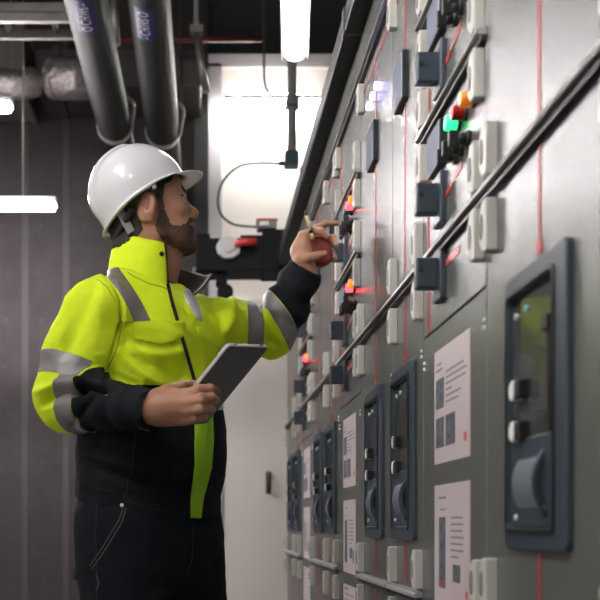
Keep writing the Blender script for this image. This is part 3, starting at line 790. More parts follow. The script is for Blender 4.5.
H.chain([(.083,0,.036),(.094,0,.020),(.107,0,.004),(.1125,0,-.002)],[.0075,.0075,.0085,.0098],k=.008)
H.cap((.092,0,-.006),(.108,0,-.010),.010,.006,k=.006)
H.ell((.086,0,-.030),(.017,.030,.022),k=.014)
H.ell((.0995,0,-.0275),(.0085,.0215,.0050),k=.004)              # lips
H.ell((.0975,0,-.0395),(.0085,.0185,.0058),k=.004)
H.cap((.104,-.02,-.0335),(.104,.02,-.0335),.0016,k=.003,sub=True)
H.ell((.078,0,-.071),(.020,.022,.019),k=.014)                   # chin
# ears
Me = np.array([[.94,0,-.34],[0,1,0],[.34,0,.94]])
for s in (1,-1):
    E = Me.copy(); a=math.radians(24)*s
    Rz = np.array([[math.cos(a),math.sin(a),0],[-math.sin(a),math.cos(a),0],[0,0,1]])
    E = E@Rz
    c = np.array([-.012,s*.0835,.006])
    H.ell(c,(.0205,.0075,.0335),E,k=.004); H.ell(c+np.array([.006,-s*.012,-.004]),(.012,.012,.020),k=.006)
    H.ell(c+np.array([-.001,s*.0065,.006]),(.0115,.0055,.0215),E,k=.003,sub=True)
    H.ell(c+np.array([.006,s*.004,-.002]),(.006,.006,.008),E,k=.003,sub=True)
    H.ell(c+np.array([.0015,s*.003,.004]),(.0035,.0045,.015),E,k=.004)
    H.ell(c+np.array([.008,s*.003,-.003]),(.0045,.005,.007),E,k=.004)
    H.ell(c+np.array([.005,-s*.002,-.027]),(.008,.0045,.009),k=.006)
# neck
H.chain([(-.030,0,-.01),(-.040,0,-.09),(-.052,0,-.20)],[.060,.056,.064],k=.03)
H.chain([(.030,0,-.065),(.012,0,-.11),(-.01,0,-.18)],[.028,.036,.040],k=.03)
H.cap((.022,0,-.118),(.028,0,-.112),.012,k=.014)
for s in (1,-1): H.chain([(-.02,s*.052,-.045),(.0,s*.024,-.17)],[.014,.012],k=.02)
HV,HQ = H.nets(); HV = relax(HV,HQ,1,.4)
HN = vnormals(HV,HQ)
pitch, yaw = math.radians(11), math.radians(9)
HM = Matrix.Translation(Vector((-.138,2.5,1.662))) @ Matrix.Rotation(yaw,4,'Z') @ Matrix.Rotation(-pitch,4,'Y')
HMn = np.array(HM)
def hw(v): return (v*HS)@HMn[:3,:3].T + HMn[:3,3]
hx,hy,hz = HV.T
# right hand (near, under the tablet)
def pp(*a): return np.array(P(*a))
RW = pp(150,409,2.165)
R = Vol((-.16,2.00,1.07),(.05,2.30,1.26),0.0018)
R.chain([pp(128,409,2.20),pp(150,409,2.165)],[.032,.029],k=.01)
R.chain([RW,pp(163,407,2.15)],[.029,.030],k=.015)
R.chain([pp(160,400,2.16),pp(186,395,2.135)],[.024,.0135],k=.016)
R.chain([pp(160,405,2.15),pp(189,402,2.125)],[.024,.0135],k=.016)
R.chain([pp(160,411,2.155),pp(188,411,2.13)],[.024,.0130],k=.016)
R.chain([pp(160,416,2.165),pp(184,420,2.145)],[.022,.0120],k=.016)
def finger(vol,pts,rs): vol.chain([pp(*p) for p in pts],rs,k=.006)
finger(R,[(185,395,2.135),(199,389.5,2.118),(210,388.5,2.126),(217,391,2.150)],[.0128,.0108,.0098,.0082])
finger(R,[(188,402.5,2.125),(202,399,2.108),(212,398,2.122),(216.5,400,2.148)],[.0125,.0108,.0097,.0082])
finger(R,[(187,411,2.130),(200,409,2.112),(209,407.5,2.128),(212.5,408.5,2.152)],[.0120,.0102,.0092,.0078])
finger(R,[(183,420,2.145),(194,418.5,2.130),(202,416.5,2.140),(206,416,2.162)],[.0112,.0092,.0083,.0070])
R.chain([pp(158,400,2.165),pp(170,391,2.165)],[.022,.0165],k=.014)
finger(R,[(170,391,2.165),(182,386.5,2.175),(192,385.5,2.195),(199,385.5,2.215)],[.0165,.0125,.0112,.0088])
for a,b_ in (((188,398.8),(212,393.6)),((189,407),(210,403.2)),((186,416),(203,412.3))):
    pass
RV,RQ = R.nets(); RV = relax(RV,RQ,1,.3)
# left hand (raised, holding the red object)
L = Vol((.22,2.68,1.58),(.42,2.92,1.82),0.0018)
L.chain([pp(308,276,2.80),pp(305,263,2.80)],[.028,.027],k=.01)
L.chain([pp(305,263,2.80),pp(302,250,2.805)],[.027,.027],k=.02)
L.chain([pp(303,252,2.80),pp(304,237,2.795)],[.026,.017],k=.016)
L.chain([pp(301,250,2.81),pp(303,236,2.82)],[.025,.016],k=.016)
L.chain([pp(300,254,2.82),pp(303,243,2.84)],[.022,.015],k=.016)
finger(L,[(305,235,2.795),(317,228.5,2.790),(325,223.5,2.790),(337,223.5,2.795)],[.0125,.0105,.0092,.0075])
finger(L,[(306,237,2.81),(313,231,2.780),(321,231.5,2.768),(326,236,2.768)],[.0125,.0108,.0098,.0080])
finger(L,[(304,240,2.83),(320,236,2.842),(333,238,2.825),(336,245,2.790)],[.0115,.0105,.0092,.0078])
finger(L,[(303,248,2.845),(320,250,2.848),(332,252,2.830),(335,258,2.795)],[.0110,.0100,.0088,.0072])
L.chain([pp(301,262,2.79),pp(303,257,2.775)],[.020,.0155],k=.014)
finger(L,[(302,258,2.78),(309,257.5,2.762),(317,255.5,2.757),(324.5,253.5,2.757)],[.0155,.0122,.0110,.0088])
LV,LQ = L.nets(); LV = relax(LV,LQ,1,.3)
# joints
RS,RE = pp(101,311,2.36), pp(69,398,2.33)
LS,LE,LW = np.array([.015,2.640,1.425]), pp(271,333,2.87), pp(307,270,2.80)
hipR,hipL = tp(0,-.095,.90), tp(0,.095,.90)
knR,knL = tp(.02,-.105,.50), tp(.06,.13,.50)
anR,anL = tp(-.02,-.115,.10), tp(.03,.16,.10)
# the hidden rest of the body (under the clothes)
B = Vol((-.42,2.10,0.0),(.34,3.02,1.60),0.006)
B.loft([(.86,*tp(0,0,0)[:2],.09,.15),(1.0,*tp(0,0,0)[:2],.095,.15),(1.15,*tp(0,0,0)[:2],.10,.145),(1.35,*tp(.0,0,0)[:2],.105,.165),(1.44,*tp(.0,0,0)[:2],.09,.16),(1.50,*tp(-.01,0,0)[:2],.06,.09)],FD,LD,k=.03)
B.cap(tp(-.015,0,1.46),tp(-.01,0,1.56),.055,.05,k=.03)
B.chain([RS,RE,RW],[.050,.040,.026],k=.02); B.chain([LS,LE,LW],[.048,.040,.026],k=.02)
B.chain([hipR,knR,anR],[.085,.055,.04],k=.03); B.chain([hipL,knL,anL],[.085,.055,.04],k=.03)
for an in (anR,anL): B.chain([an,an+FD*.14-np.array([0,0,.045])],[.04,.03],k=.02)
BV,BQ = B.nets()
nv = 0; VV=[];QQ=[]
for v,q in ((hw(HV),HQ),(RV,RQ),(LV,LQ),(BV,BQ)):
    VV.append(v); QQ.append(q+nv); nv+=len(v)
body = own(mk('body',np.concatenate(VV),np.concatenate(QQ),skin,person))
body['label'] = 'face, neck and hands with warm brown skin'

# hair, beard, brows, lips : grown from the head surface
def head_patch(name,f,off,m,nz=0,ns=400):
    v,t,n = clip(HV,HQ,f,HN,0)
    v = v+n*(off+nz*vnoise(v,ns)[:,None])
    return own(mk(name,hw(v),t,m,person,solid=0.002))
ah = np.abs(hy)
ptsH=[(.074,.090),(.058,.062),(.040,.054),(.034,.040),(.031,.026),(.016,.022),(.013,.030),(.004,.042),(-.012,.040),(-.030,.010),(-.030,-.040),(-.048,-.058),(-.085,-.066),(-.15,-.03),(-.15,.16),(.08,.16)]
fh = np.minimum(sdpoly(hx,hz,ptsH),np.where((hx>-.04)&(hx<.012)&(hz<.045),.0745-ah,1))+.0015*vnoise(HV,300); head_patch('hair',fh,.0035,hairm,.0015)
ptsB=[(.015,-.012),(.015,.026),(.030,.030),(.029,-.002),(.038,-.036),(.062,-.044),(.078,-.036),(.092,-.0175),(.116,-.018),(.118,-.060),(.112,-.105),(.070,-.104),(.035,-.086),(.006,-.066),(-.002,-.040),(.010,-.020)]
fb = sdpoly(hx,hz,ptsB)
lips = sdpoly(hx,hz,[(.088,-.034),(.100,-.0235),(.115,-.0245),(.115,-.0440),(.100,-.0448)])
fb = np.minimum(fb,-lips+.0005)+.0022*vnoise(HV,220)
fb = np.minimum(fb, .080-np.abs(hy)-0.3*(hx<.0))
head_patch('beard',fb,.0011,beardm,.0007,500)
fl = np.minimum(lips, .022-ah); head_patch('lips',np.where(hx>.08,fl,-1),.0003,lipm)
for s in (1,-1):
    fe = sdpoly(hx,hz,[(.070,.049),(.082,.0535),(.100,.045),(.100,.0375),(.082,.0435),(.066,.0435)])
    fe = np.where(s*hy>0, np.minimum(np.minimum(fe,ah-.010),.050-ah), -1)
    head_patch('eyebrow',fe+.0006*vnoise(HV,500),.0018,hairm,.0006)
    # eye: white, iris
    b = MB(); bmesh.ops.create_uvsphere(b.bm,u_segments=20,v_segments=12,radius=.0112)
    for f in b.bm.faces: f.smooth=True
    ey = b.build('eye', mat('eye_white',(0.62,0.55,0.52),0.2), person); c=hw(np.array([[.0785,s*.0325,.0255]]))[0]; ey.location = Vector(c)-person.location
    b = MB(); bmesh.ops.create_uvsphere(b.bm,u_segments=16,v_segments=8,radius=.0062)
    for f in b.bm.faces: f.smooth=True
    ir = b.build('iris', mat('dark_brown_iris',(0.02,0.01,0.006),0.1), ey); ir.location=(.0060*math.cos(yaw),.0060*math.sin(yaw),.0012)
    lid = sdpoly(hx,hz,[(.070,.029),(.083,.0335),(.096,.030),(.096,.0265),(.084,.0300),(.071,.0265)])
    lid = np.where(s*hy>0, np.minimum(np.minimum(lid,ah-.018),.048-ah), -1)
    head_patch('eyelashes',lid,.0008,hairm)

# ---------------- hard hat
hatw = mat('white_hard_hat_plastic', (0.74,0.73,0.76), 0.16, spec=0.6, coat=0.4)
hatt = mat('pale_greenish_rim', (0.55,0.58,0.50), 0.35)
hc = Vector(P(139,193.5,2.50)); hp = math.radians(30)
hat = empty('hard_hat', hc); tag(hat, 'white hard hat with short peak on the bearded man\'s head', 'hard hat')
HR = Matrix.Rotation(math.radians(8),4,'Z') @ Matrix.Rotation(-hp,4,'Y')
def hat_pt(th, t, off=0.0):
    # th azimuth (0 = front), t 0 apex .. 1 rim .. beyond = lip
    ct,st = math.cos(th), math.sin(th)
    a = .120 if ct>0 else .121
    bb = .104
    zr = -.043+.022*max(0,ct)+.024*st*st                      # rim height
    ang = min(t,1)*math.radians(108)
    s = math.sin(min(ang,math.pi/2)); z = .119*math.cos(ang) if ang<math.pi/2 else zr*min(1,(ang-math.pi/2)/math.radians(18))
    r = (a+off)*s, (bb+off)*s
    x,y,zz = r[0]*ct, r[1]*st, z+(off if ang<math.pi/2 else 0)*max(0,math.cos(ang))
    # centre ridge
    if t<1.0:
        w_ = max(0,1-(abs(y)/.026)**4) if abs(y)<.026 else 0
        fr = 1/(1+math.exp(-( .030-x)/.0025))
        top = max(0,min(1,(z+.01)/.03))
        k = .0065*w_*fr*top; nx_,nz_ = x/.124, z/.122; l_=math.hypot(nx_,nz_)+1e-6; x+=k*nx_/l_; zz+=k*nz_/l_
        for sy in (-.052,.052):
            w2=math.exp(-((y-sy)/.005)**2); zz+=.0016*w2*top*fr
    return x,y,zz
b = MB(); nth=96; ts=[i/26 for i in range(1,27)]
rings=[]; apex=b.bm.verts.new(hat_pt(math.pi,0.0001))
for t in ts: rings.append([b.bm.verts.new(hat_pt(2*math.pi*k/nth,t)) for k in range(nth)])
for j in (1,2,3,4,5,6):
    row=[]
    for k in range(nth):
        th=2*math.pi*k/nth; x,y,z=hat_pt(th,1.0); ct=math.cos(th)
        vis = max(0,(ct-.45)/.55)**.6*.044 if ct>.45 else 0
        lip=.0075+vis; e=j/6; nx_,ny_=math.cos(th)*.9,math.sin(th)*1.05
        if vis>0: ny_*=.35+.65*(1-e*0)
        z2=z-.003*e-(vis*.16)*e-.003*(e**6)
        row.append(b.bm.verts.new((x+nx_*lip*e,y+ny_*lip*e*(.45 if vis>0.02 else 1),z2)))
    rings.append(row)
for k in range(nth): b.bm.faces.new((apex,rings[0][k],rings[0][(k+1)%nth]))
for A,C_ in zip(rings,rings[1:]):
    for k in range(nth): b.bm.faces.new((A[k],C_[k],C_[(k+1)%nth],A[(k+1)%nth]))
for f in b.bm.faces: f.smooth=True
sh = b.build('hat_shell',hatw,hat); sh.data.transform(HR)
sd=sh.modifiers.new('thickness','SOLIDIFY'); sd.thickness=.003; sd.offset=-1
# trim bead round the rim
pts=[]
for k in range(nth+1):
    th=2*math.pi*k/nth
    if math.cos(th)>.2: continue
    x,y,z=hat_pt(th,1.0); pts.append((x+math.cos(th)*.0075,y+math.sin(th)*.0075,z-.005))
b=MB(); b.tube(pts,.0042,10); o=b.build('rim_bead',hatt,hat); o.data.transform(HR)
# head band and nape strap inside
blk=mat('black_strap',(0.012,0.012,0.013),0.6)
b=MB(); n=64
R0=[(-.012+.104*math.cos(2*math.pi*k/n), .090*math.sin(2*math.pi*k/n)) for k in range(n)]
R1=[(-.012+.101*math.cos(2*math.pi*k/n), .087*math.sin(2*math.pi*k/n)) for k in range(n)]
b.ring(R0,R1,2,-.036,-.008); o=b.build('head_band',mat('dark_grey_band',(0.05,0.055,0.055),0.5),hat); o.data.transform(HR)
b=MB(); nape=[]
for k in range(17):
    a=math.radians(112+136*k/16); s_=math.sin(math.radians(180)*k/16)
    nape.append((-.012+.103*math.cos(a),.089*math.sin(a),-.046-.034*s_))
b.tube(nape,[.010]*17,8); b.box(-.122,-.100,-.024,.024,-.100,-.066); o=b.build('nape_strap',blk,hat,.003); o.data.transform(HR)
for s in (1,-1):
    b=MB(); b.prism([(s*.070,-.030),(s*.070,-.092),(s*.074,-.092),(s*.0745,-.030)],0,-.090,-.070)
    o=b.build('side_strap',mat('translucent_white_strap',(0.30,0.31,0.29),0.5),hat,.002); o.data.transform(HR)
for s in (1,-1):
    b=MB(); b.box(.012,.021,s*.106-.004,s*.106+.004,-.034,-.025)
    o=b.build('band_clip',mat('white_enamel',(0.8,0.8,0.78),0.4),hat,.001); o.data.transform(HR)

# ---------------- trousers and boots
T = Vol((-.45,2.1,0.02),(.20,2.95,1.03),0.006)
T.loft([(.74,*tp(0,0,0)[:2],.12,.150),(.78,*tp(0,0,0)[:2],.14,.175),(.86,*tp(0.004,0,0)[:2],.140,.184),(.95,*tp(0,0,0)[:2],.135,.182),(1.02,*tp(0,0,0)[:2],.125,.175)],FD,LD,k=.03)
T.chain([hipR,knR,anR],[.112,.092,.072],k=.05); T.chain([hipL,knL,anL],[.118,.092,.072],k=.05)
T.cut((0,0,.07),(0,0,-1))
TV,TQ=T.nets(); TV=relax(TV,TQ,2,.5); TN=vnormals(TV,TQ)
TV=TV+TN*(.004*vnoise(TV*np.array([1,1,.5]),14)+.002*vnoise(TV,40,5))[:,None]; TN=vnormals(TV,TQ)
tr=own(mk('trousers',TV,TQ,trous,person))
def strip_patch(name,V,Q,N,poly,off,m,parent,th=.0015,front=True,ymax=None):
    x,y=pxy(V); f=sdpoly(x,y,poly)/420.
    if front: f=np.where(N[:,1]<.35,f,-np.abs(f)-.001)
    if ymax: f=np.where(V[:,1]<ymax,f,-np.abs(f)-.001)
    v,t,n=clip(V,Q,f,N,off); o=mk(name,v,t,m,parent,solid=th); return own(o)
def surf_line(name,V,N,pts,r,m,parent,mask=None,off=.0012,step=1.5):
    ok=(N[:,1]<.3) if mask is None else (N[:,1]<.3)&mask
    Vf=V[ok]; fx,fy=pxy(Vf); out=[]
    pts=np.array(pts,float); samp=[]
    for a,b_ in zip(pts,pts[1:]):
        n=max(1,int(np.hypot(*(b_-a))/step))
        for i in range(n): samp.append(a+(b_-a)*i/n)
    samp.append(pts[-1])
    for p in samp:
        d2=(fx-p[0])**2+(fy-p[1])**2; c=d2<36
        if c.sum()<3: continue
        y0=Vf[c,1].min(); c2=c&(Vf[:,1]<y0+.035); w_=np.exp(-d2[c2]/6); Y=(Vf[c2,1]*w_).sum()/w_.sum()
        out.append(P(p[0],p[1],Y-off))
    b=MB(); b.tube(out,r,6); return own(b.build(name,m,parent))
def line_poly(pts,w):
    pts=np.array(pts,float); L_=[];R_=[]
    for i,p in enumerate(pts):
        d=pts[min(i+1,len(pts)-1)]-pts[max(i-1,0)]; d/=np.hypot(*d); n=np.array([-d[1],d[0]])*w/2; L_.append(p+n);R_.append(p-n)
    return L_+R_[::-1]
dst=mat('dark_stitching',(0.030,0.034,0.038),.8)
for nm,pts,r,m_ in (('pocket_seam',[(123,507),(119,520),(104,545),(90,566)],.0011,stitch),('pocket_seam',[(126,508),(122,522),(107,547),(92,569)],.0011,stitch),('side_seam',[(97,496),(96,530),(97,600),(98,640)],.0011,dst),('fly_seam',[(193,524),(192,560),(186,575)],.0011,dst),('knee_seam',[(96,574),(99,582),(97,590)],.0011,stitch)):
    surf_line(nm,TV,TN,pts,r,m_,tr)
strip_patch('rivet',TV,TQ,TN,[(120,503),(124,503),(124,507),(120,507)],.002,whited,tr)
b=MB()
for (px,py) in ((79,573),(82,521),):
    c=Vector(P(px,py,2.47)); b.box(c.x-.012,c.x+.016,c.y-.03,c.y+.03,c.z-.016,c.z+.016)
own(b.build('tool_loop',blk,tr,.004))
for an,s in ((anR,-1),(anL,1)):
    b=Vol(an-np.array([.2,.2,.11]),an+np.array([.25,.25,.1]),.006)
    b.chain([an-FD*.03-np.array([0,0,.04]),an+FD*.18-np.array([0,0,.055])],[.052,.042],k=.02); b.cap(an,an-np.array([0,0,.05]),.055,k=.02)
    b.cut((0,0,.006),(0,0,-1)); v,q=b.nets(); own(mk('boot',v,q,mat('black_boot_leather',(0.012,0.012,0.012),.4),person))

# ---------------- jacket
J = Vol((-.46,2.06,.86),(.36,3.04,1.64),0.0042)
sec=[(.888,0,.142,.200),(.97,0,.150,.205),(1.02,.010,.156,.212),(1.08,.012,.158,.215),(1.15,.010,.153,.210),(1.25,.0,.152,.208),(1.35,.0,.146,.205),(1.42,-.005,.126,.180),(1.46,-.010,.105,.145),(1.495,-.012,.088,.105)]
J.loft([(z,*tp(cf,0,0)[:2],a,b_) for z,cf,a,b_ in sec],FD,LD,k=.02,e=2.2)
J.cap(tp(-.015,-.045,1.487),RS,.046,.079,k=.05)
J.cap(tp(-.02,.05,1.455),LS+np.array([0,0,.0]),.045,.070,k=.045)
RM=(RS+RE)/2
J.chain([RS,RM+np.array([-.006,0,0]),RE],[.080,.083,.079],k=.022)
RC=pp(154,409,2.162)            # cuff end
J.chain([RE,RE+(RC-RE)*.35,RE+(RC-RE)*.75,RC+(RC-RE)*.1],[.076,.064,.050,.046],k=.02)
LC=pp(306,268,2.80)
J.chain([LS,LS+(LE-LS)*.5,LE],[.070,.071,.068],k=.03)
J.chain([LE,LE+(LC-LE)*.4,LE+(LC-LE)*.8,LC+(LC-LE)*.15],[.068,.064,.050,.043],k=.02)
dR=(RC-RE)/np.linalg.norm(RC-RE); dL=(LC-LE)/np.linalg.norm(LC-LE)
J.cut(RC,dR,RC-.075,RC+.075); J.cap(RC-dR*.03,RC+dR*.02,.038,k=.003,sub=True)
J.cut(LC,dL,LC-.085,LC+.085); J.cap(LC-dL*.03,LC+dL*.02,.035,k=.003,sub=True)
# open neck and V
J.chain([tp(-.008,0,1.62),tp(-.004,0,1.50)],[.066,.060],k=.01,sub=True)
vp=[pp(176,262,2.40),pp(179,285,2.36),pp(184,308,2.345),pp(189,328,2.335)]
J.chain([tp(.06,.02,1.58)]+[v+FD*.01 for v in vp],[.055,.040,.028,.016,.006],k=.006,sub=True)
JV,JQ=J.nets(); JV=relax(JV,JQ,2,.5); JN=vnormals(JV,JQ)
x,y=pxy(JV)
# parameters of the surface: sleeves measured along each forearm / upper arm
def along(V,p,q): d=(q-p); L_=np.linalg.norm(d); d=d/L_; t=(V-p)@d; r=np.linalg.norm(V-p-np.outer(t,d),axis=1); return t,r,L_
tRu,rRu,LRu=along(JV,RS,RE); tRf,rRf,LRf=along(JV,RE,RC); tLu,rLu,LLu=along(JV,LS,LE); tLf,rLf,LLf=along(JV,LE,LC)
front=JN[:,1]<.25
# cloth folds
disp=.0052*vnoise(JV*np.array([1,1,.7]),14)+.0034*vnoise(JV*np.array([1,1,.6]),30,3.3)+.0010*vnoise(JV,80,9)
def fold(pts,w,amp,near=None):
    global disp
    d=segd(x,y,pts); m=front if near is None else front&near
    disp=disp+np.where(m,2.3*amp*np.exp(-(d/w)**2),0)
nearR=JV[:,1]<2.42
# right elbow folds
fold([(72,392),(86,384),(103,390)],3.2,-.012); fold([(40,392),(58,384),(78,382)],4,.006); fold([(44,404),(62,394),(84,391)],3.5,-.006)
fold([(96,395),(84,410),(74,424)],4,-.004)
# arm hole seam, chest drapes
fold([(101,268),(113,282),(121,300),(122,322),(115,345),(106,372),(103,390)],1.8,-.0045)
fold([(126,330),(150,362),(176,380)],6,-.004); fold([(118,352),(140,372),(160,384)],5,.004); fold([(112,375),(140,386),(170,392)],4,-.004)
fold([(134,352),(160,356),(180,352)],5,.003)
fold([(95,285),(80,320),(66,350)],7,-.003); fold([(70,300),(62,330),(50,352)],6,.003)
# left sleeve
fold([(258,300),(266,320),(276,345)],2.4,-.008); fold([(212,300),(222,322),(226,350)],5,-.004); fold([(232,298),(230,320),(222,345)],5,.004)
fold([(285,300),(300,318),(310,326)],5,.003)
# lower jacket
fold([(100,470),(140,484),(190,492)],5,-.005); fold([(92,455),(130,466),(170,470)],5,.004); fold([(150,440),(170,450),(190,470)],6,-.003)
dRfu=np.where(rRf<.11, .0030*np.sin(tRf*95+3*vnoise(JV,12)),0)*(tRf>.06)*(tRf<LRf-.05)
dLfu=np.where(rLf<.11, .0030*np.sin(tLf*85+3*vnoise(JV,12)),0)*(tLf>.05)
disp=disp+dRfu+dLfu
JV=JV+JN*disp[:,None]; JV=relax(JV,JQ,1,.3); JN=vnormals(JV,JQ); x,y=pxy(JV)
# hem: slanted lower edge
hz_=JV[:,2]-(.985-.072*((JV-C0)@FD+.15)/.30)
# which vertices belong to which limb
inRf=(rRf<.105)&(tRf>.0)&(JV[:,1]<2.42); inRu=(rRu<.12)&(tRu>.0)&(((JV-C0)@LD)<-.13)
inLf=(rLf<.11)&(tLf>.02)&(JV[:,0]>.10); inLu=(rLu<.12)&(JV[:,0]>.02)
BIG=.05
# navy field (positive = navy): forearm sleeves beyond the second stripe, trunk below the chest
aR=.082; aL=.075
_s=np.array(sec); _a=np.interp(JV[:,2],_s[:,0],_s[:,2]); _b=np.interp(JV[:,2],_s[:,0],_s[:,3]); _cf=np.interp(JV[:,2],_s[:,0],_s[:,1])
dtor=(((np.abs(((JV-C0)@FD-_cf)/_a))**2.2+(np.abs(((JV-C0)@LD)/_b))**2.2)**(1/2.2)-1)*.16
def capd(V,p,q,r1,r2):
    d=q-p; t=np.clip((V-p)@d/(d@d),0,1); return np.linalg.norm(V-p-np.outer(t,d),axis=1)-(r1+(r2-r1)*t)
dfo=np.minimum(capd(JV,RE,RE+(RC-RE)*.35,.076,.064),capd(JV,RE+(RC-RE)*.35,RC,.064,.046)); dup=np.minimum(capd(JV,RS,RM,.080,.083),capd(JV,RM,RE,.083,.079))
arm=np.minimum(dfo,dup)<dtor
nR=np.where(arm&(dfo<dup+.012),tRf-aR,-BIG)
pL_=pp(270,292,2.82); sLf=(JV-pL_)@np.array([.803,0,.596]); farm=(rLf<.12)&(JV[:,0]>.10)&(tLf>-.03)
nL=np.where(farm,sLf,-BIG)

nT=np.where(arm|(JV[:,0]>.09),-BIG,1.222-JV[:,2])
navyf=np.maximum(np.maximum(nR,nL),nT)
navyf=np.minimum(navyf,hz_); yelf=np.minimum(-np.maximum(np.maximum(nR,nL),nT),hz_)
v,t,n=clip(JV,JQ,yelf,JN,0); jk=own(mk('jacket',v,t,hivis,person)); jk['label']='fluorescent yellow work jacket with navy lower half'
v,t,n=clip(JV,JQ,navyf,JN,0.0); nv_=own(mk('navy_panel',v,t,navy,jk))
def patch(name,f,off,m,th=.0015,only=None):
    if only is not None: f=np.where(only,f,-BIG)
    v,t,n=clip(JV,JQ,f,JN,off); return own(mk(name,v,t,m,jk,solid=th))
# reflective tapes: bands across the sleeves
f=np.where(arm&(tRf<.075),.026-np.abs(tRu-(LRu-.055)-.10*0),-BIG); patch('reflective_stripe',f,.0016,reflm)
f=np.where(arm,.025-np.abs(tRf-(aR-.026)),-BIG); f=np.minimum(f,(tRu-(LRu-.030))); patch('reflective_stripe',f,.0019,reflm)
f=np.where((JV[:,0]>.06),np.minimum(.022-np.abs(JV[:,0]-.139),-.050-sLf),-BIG); patch('reflective_stripe',f,.0016,reflm)
f=np.where((JV[:,0]>.08),.0235-np.abs(sLf+.0245),-BIG); patch('reflective_stripe',f,.0018,reflm)
# shoulder straps running over the shoulders
lat=(JV-C0)@LD; ff=(JV-C0)@FD
def strap(poly,latc):
    fpx=sdpoly(x,y,poly)/420.; return np.where(JN[:,1]<.4,fpx,-BIG)
sR=strap([(97,262),(116,262),(121,272),(131,286),(141,302),(151,322),(134,323),(128,307),(118,291),(107,277),(98,270)],0)
patch('reflective_stripe',sR,.0016,reflm)
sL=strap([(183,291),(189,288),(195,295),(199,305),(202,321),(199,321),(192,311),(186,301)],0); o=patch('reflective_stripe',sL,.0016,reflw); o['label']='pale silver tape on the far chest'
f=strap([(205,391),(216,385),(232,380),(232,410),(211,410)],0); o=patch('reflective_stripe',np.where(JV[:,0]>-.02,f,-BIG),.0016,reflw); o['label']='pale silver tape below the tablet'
# front closure
zl=[(163,252),(166,278),(172,303),(179,328),(187,356),(193,376),(196,392)]
patch('zip',strap(line_poly(zl[1:],3.0),0),.0022,zipm)
cl=strap([(191,388),(206,388),(212,405),(213,440),(211,468),(203,498),(199,530),(190,530),(190,500),(194,465),(194,420)],0)
o=patch('front_placket',np.minimum(cl,hz_),.0030,mat('yellow_green_placket',(0.36,0.66,0.015),.6,bump=[(30,.3,.003)])); o['label']='bright yellow-green front strip'
# pocket flaps
patch('pocket_flap',strap([(132,322),(182,322),(182,337),(176,341),(160,345),(150,343),(134,338)],0),.0050,hivis,.004)
patch('pocket_flap',strap([(196,327),(211,331),(210,343),(205,341),(198,334)],0),.0060,hivis,.004)
olv=mat('olive_seam',(0.30,0.40,0.02),.8)
for pts in ([(122,322),(184,322)],[(168,290),(163,287),(150,284),(133,276),(122,268)],[(110,388),(150,390),(186,392)],[(90,279),(99,280),(108,288),(117,304),(122,325),(117,348),(107,370)]):
    surf_line('seam',JV,JN,pts,.0011,olv,jk,None if pts[0][0]<100 and False else (~arm if pts[0][1]==388 else None))
for (px,py) in ((172,306),): patch('snap_button',strap([(px+1.7*math.cos(a),py+1.9*math.sin(a)) for a in np.linspace(0,6,9)],0),.004,zipm)
for pts in ([(144,394),(141,406),(139,416),(141,428)],[(151,393),(153,405),(151,420),(147,431)],[(140,417),(141,429),(150,431)]):
    surf_line('cuff_stitching',JV,JN,pts,.0009,stitch,jk,JV[:,1]<2.35)
for pts in ([(128,478),(127,490),(124,500)],[(136,432),(133,455),(131,475)],[(126,500),(150,508),(185,514)]):
    surf_line('stitching',JV,JN,pts,.0008,dst,jk)
patch('snap_button',np.where(JV[:,1]<2.35,strap([(145+2*math.cos(a),421+2*math.sin(a)) for a in np.linspace(0,6,9)],0),-BIG),.0035,zipm)
patch('hem_band',np.minimum(np.where(arm|(JV[:,0]>.09),-BIG,.040-hz_),hz_),.0015,navy,.0015)
# shirt filling the open neck
S = Vol((-.36,2.3,1.22),(.12,2.75,1.58),.006)
S.loft([(1.24,*tp(0,0,0)[:2],.125,.17),(1.36,*tp(.0,0,0)[:2],.122,.165),(1.42,*tp(-.005,0,0)[:2],.106,.15),(1.475,*tp(-.01,0,0)[:2],.082,.10),(1.515,*tp(-.012,0,0)[:2],.070,.075)],FD,LD,k=.01)
v,q=S.nets(); v=relax(v,q,1); own(mk('shirt',v,q,shirtm,person))
# collar: stand-up band; the far half falls open and shows its lining
def collar_sheet(a0,a1,fn,n=40,m=10):
    V_=[];Q_=[]
    for i in range(n+1):
        a=a0+(a1-a0)*i/n
        for j in range(m+1): V_.append(fn(a,j/m,i/n))
    for i in range(n):
        for j in range(m): p=i*(m+1)+j; Q_.append((p,p+m+1,p+m+2,p+1))
    return np.array(V_),np.array(Q_)
Nc=tp(-.012,0,0)
def cfn(a,t,s):   # a: angle from FD towards his right (positive) round the back to his left
    ar=math.radians(a); d=FD*math.cos(ar)-LD*math.sin(ar)
    r0,r1=.092,.079
    z0,z1=1.482,1.598
    op=max(0,min(1,(a-215)/95)); op=op*op*(3-2*op)   # opening of the far half
    fr=max(0,min(1,(60-a)/60))
    r=(r0+(r1-r0)*t)+.004*math.sin(t*3.1)+op*(.030+.056*t)
    z=z0+(z1-z0)*t - op*op*(.004+.066*t) - fr*.022*t -fr*.012*(1-t)
    z+=.003*math.sin(a*.09)*t
    e=1.0
    return Nc+d*r*e+np.array([0,0,z])
V_,Q_=collar_sheet(14,318,cfn,64,12)
co_=own(mk('collar',V_,Q_,hivis,jk)); sd=co_.modifiers.new('thickness','SOLIDIFY'); sd.thickness=.007; sd.offset=0
def lfn(a,t,s):
    p=cfn(a,t*.985,s); ar=math.radians(a); d=FD*math.cos(ar)-LD*math.sin(ar); return p-d*.0055+np.array([0,0,.0015])*0
V_,Q_=collar_sheet(16,317,lfn,64,12); li=own(mk('collar_lining',V_,Q_,lining,jk)); sd=li.modifiers.new('thickness','SOLIDIFY'); sd.thickness=.003; sd.offset=0
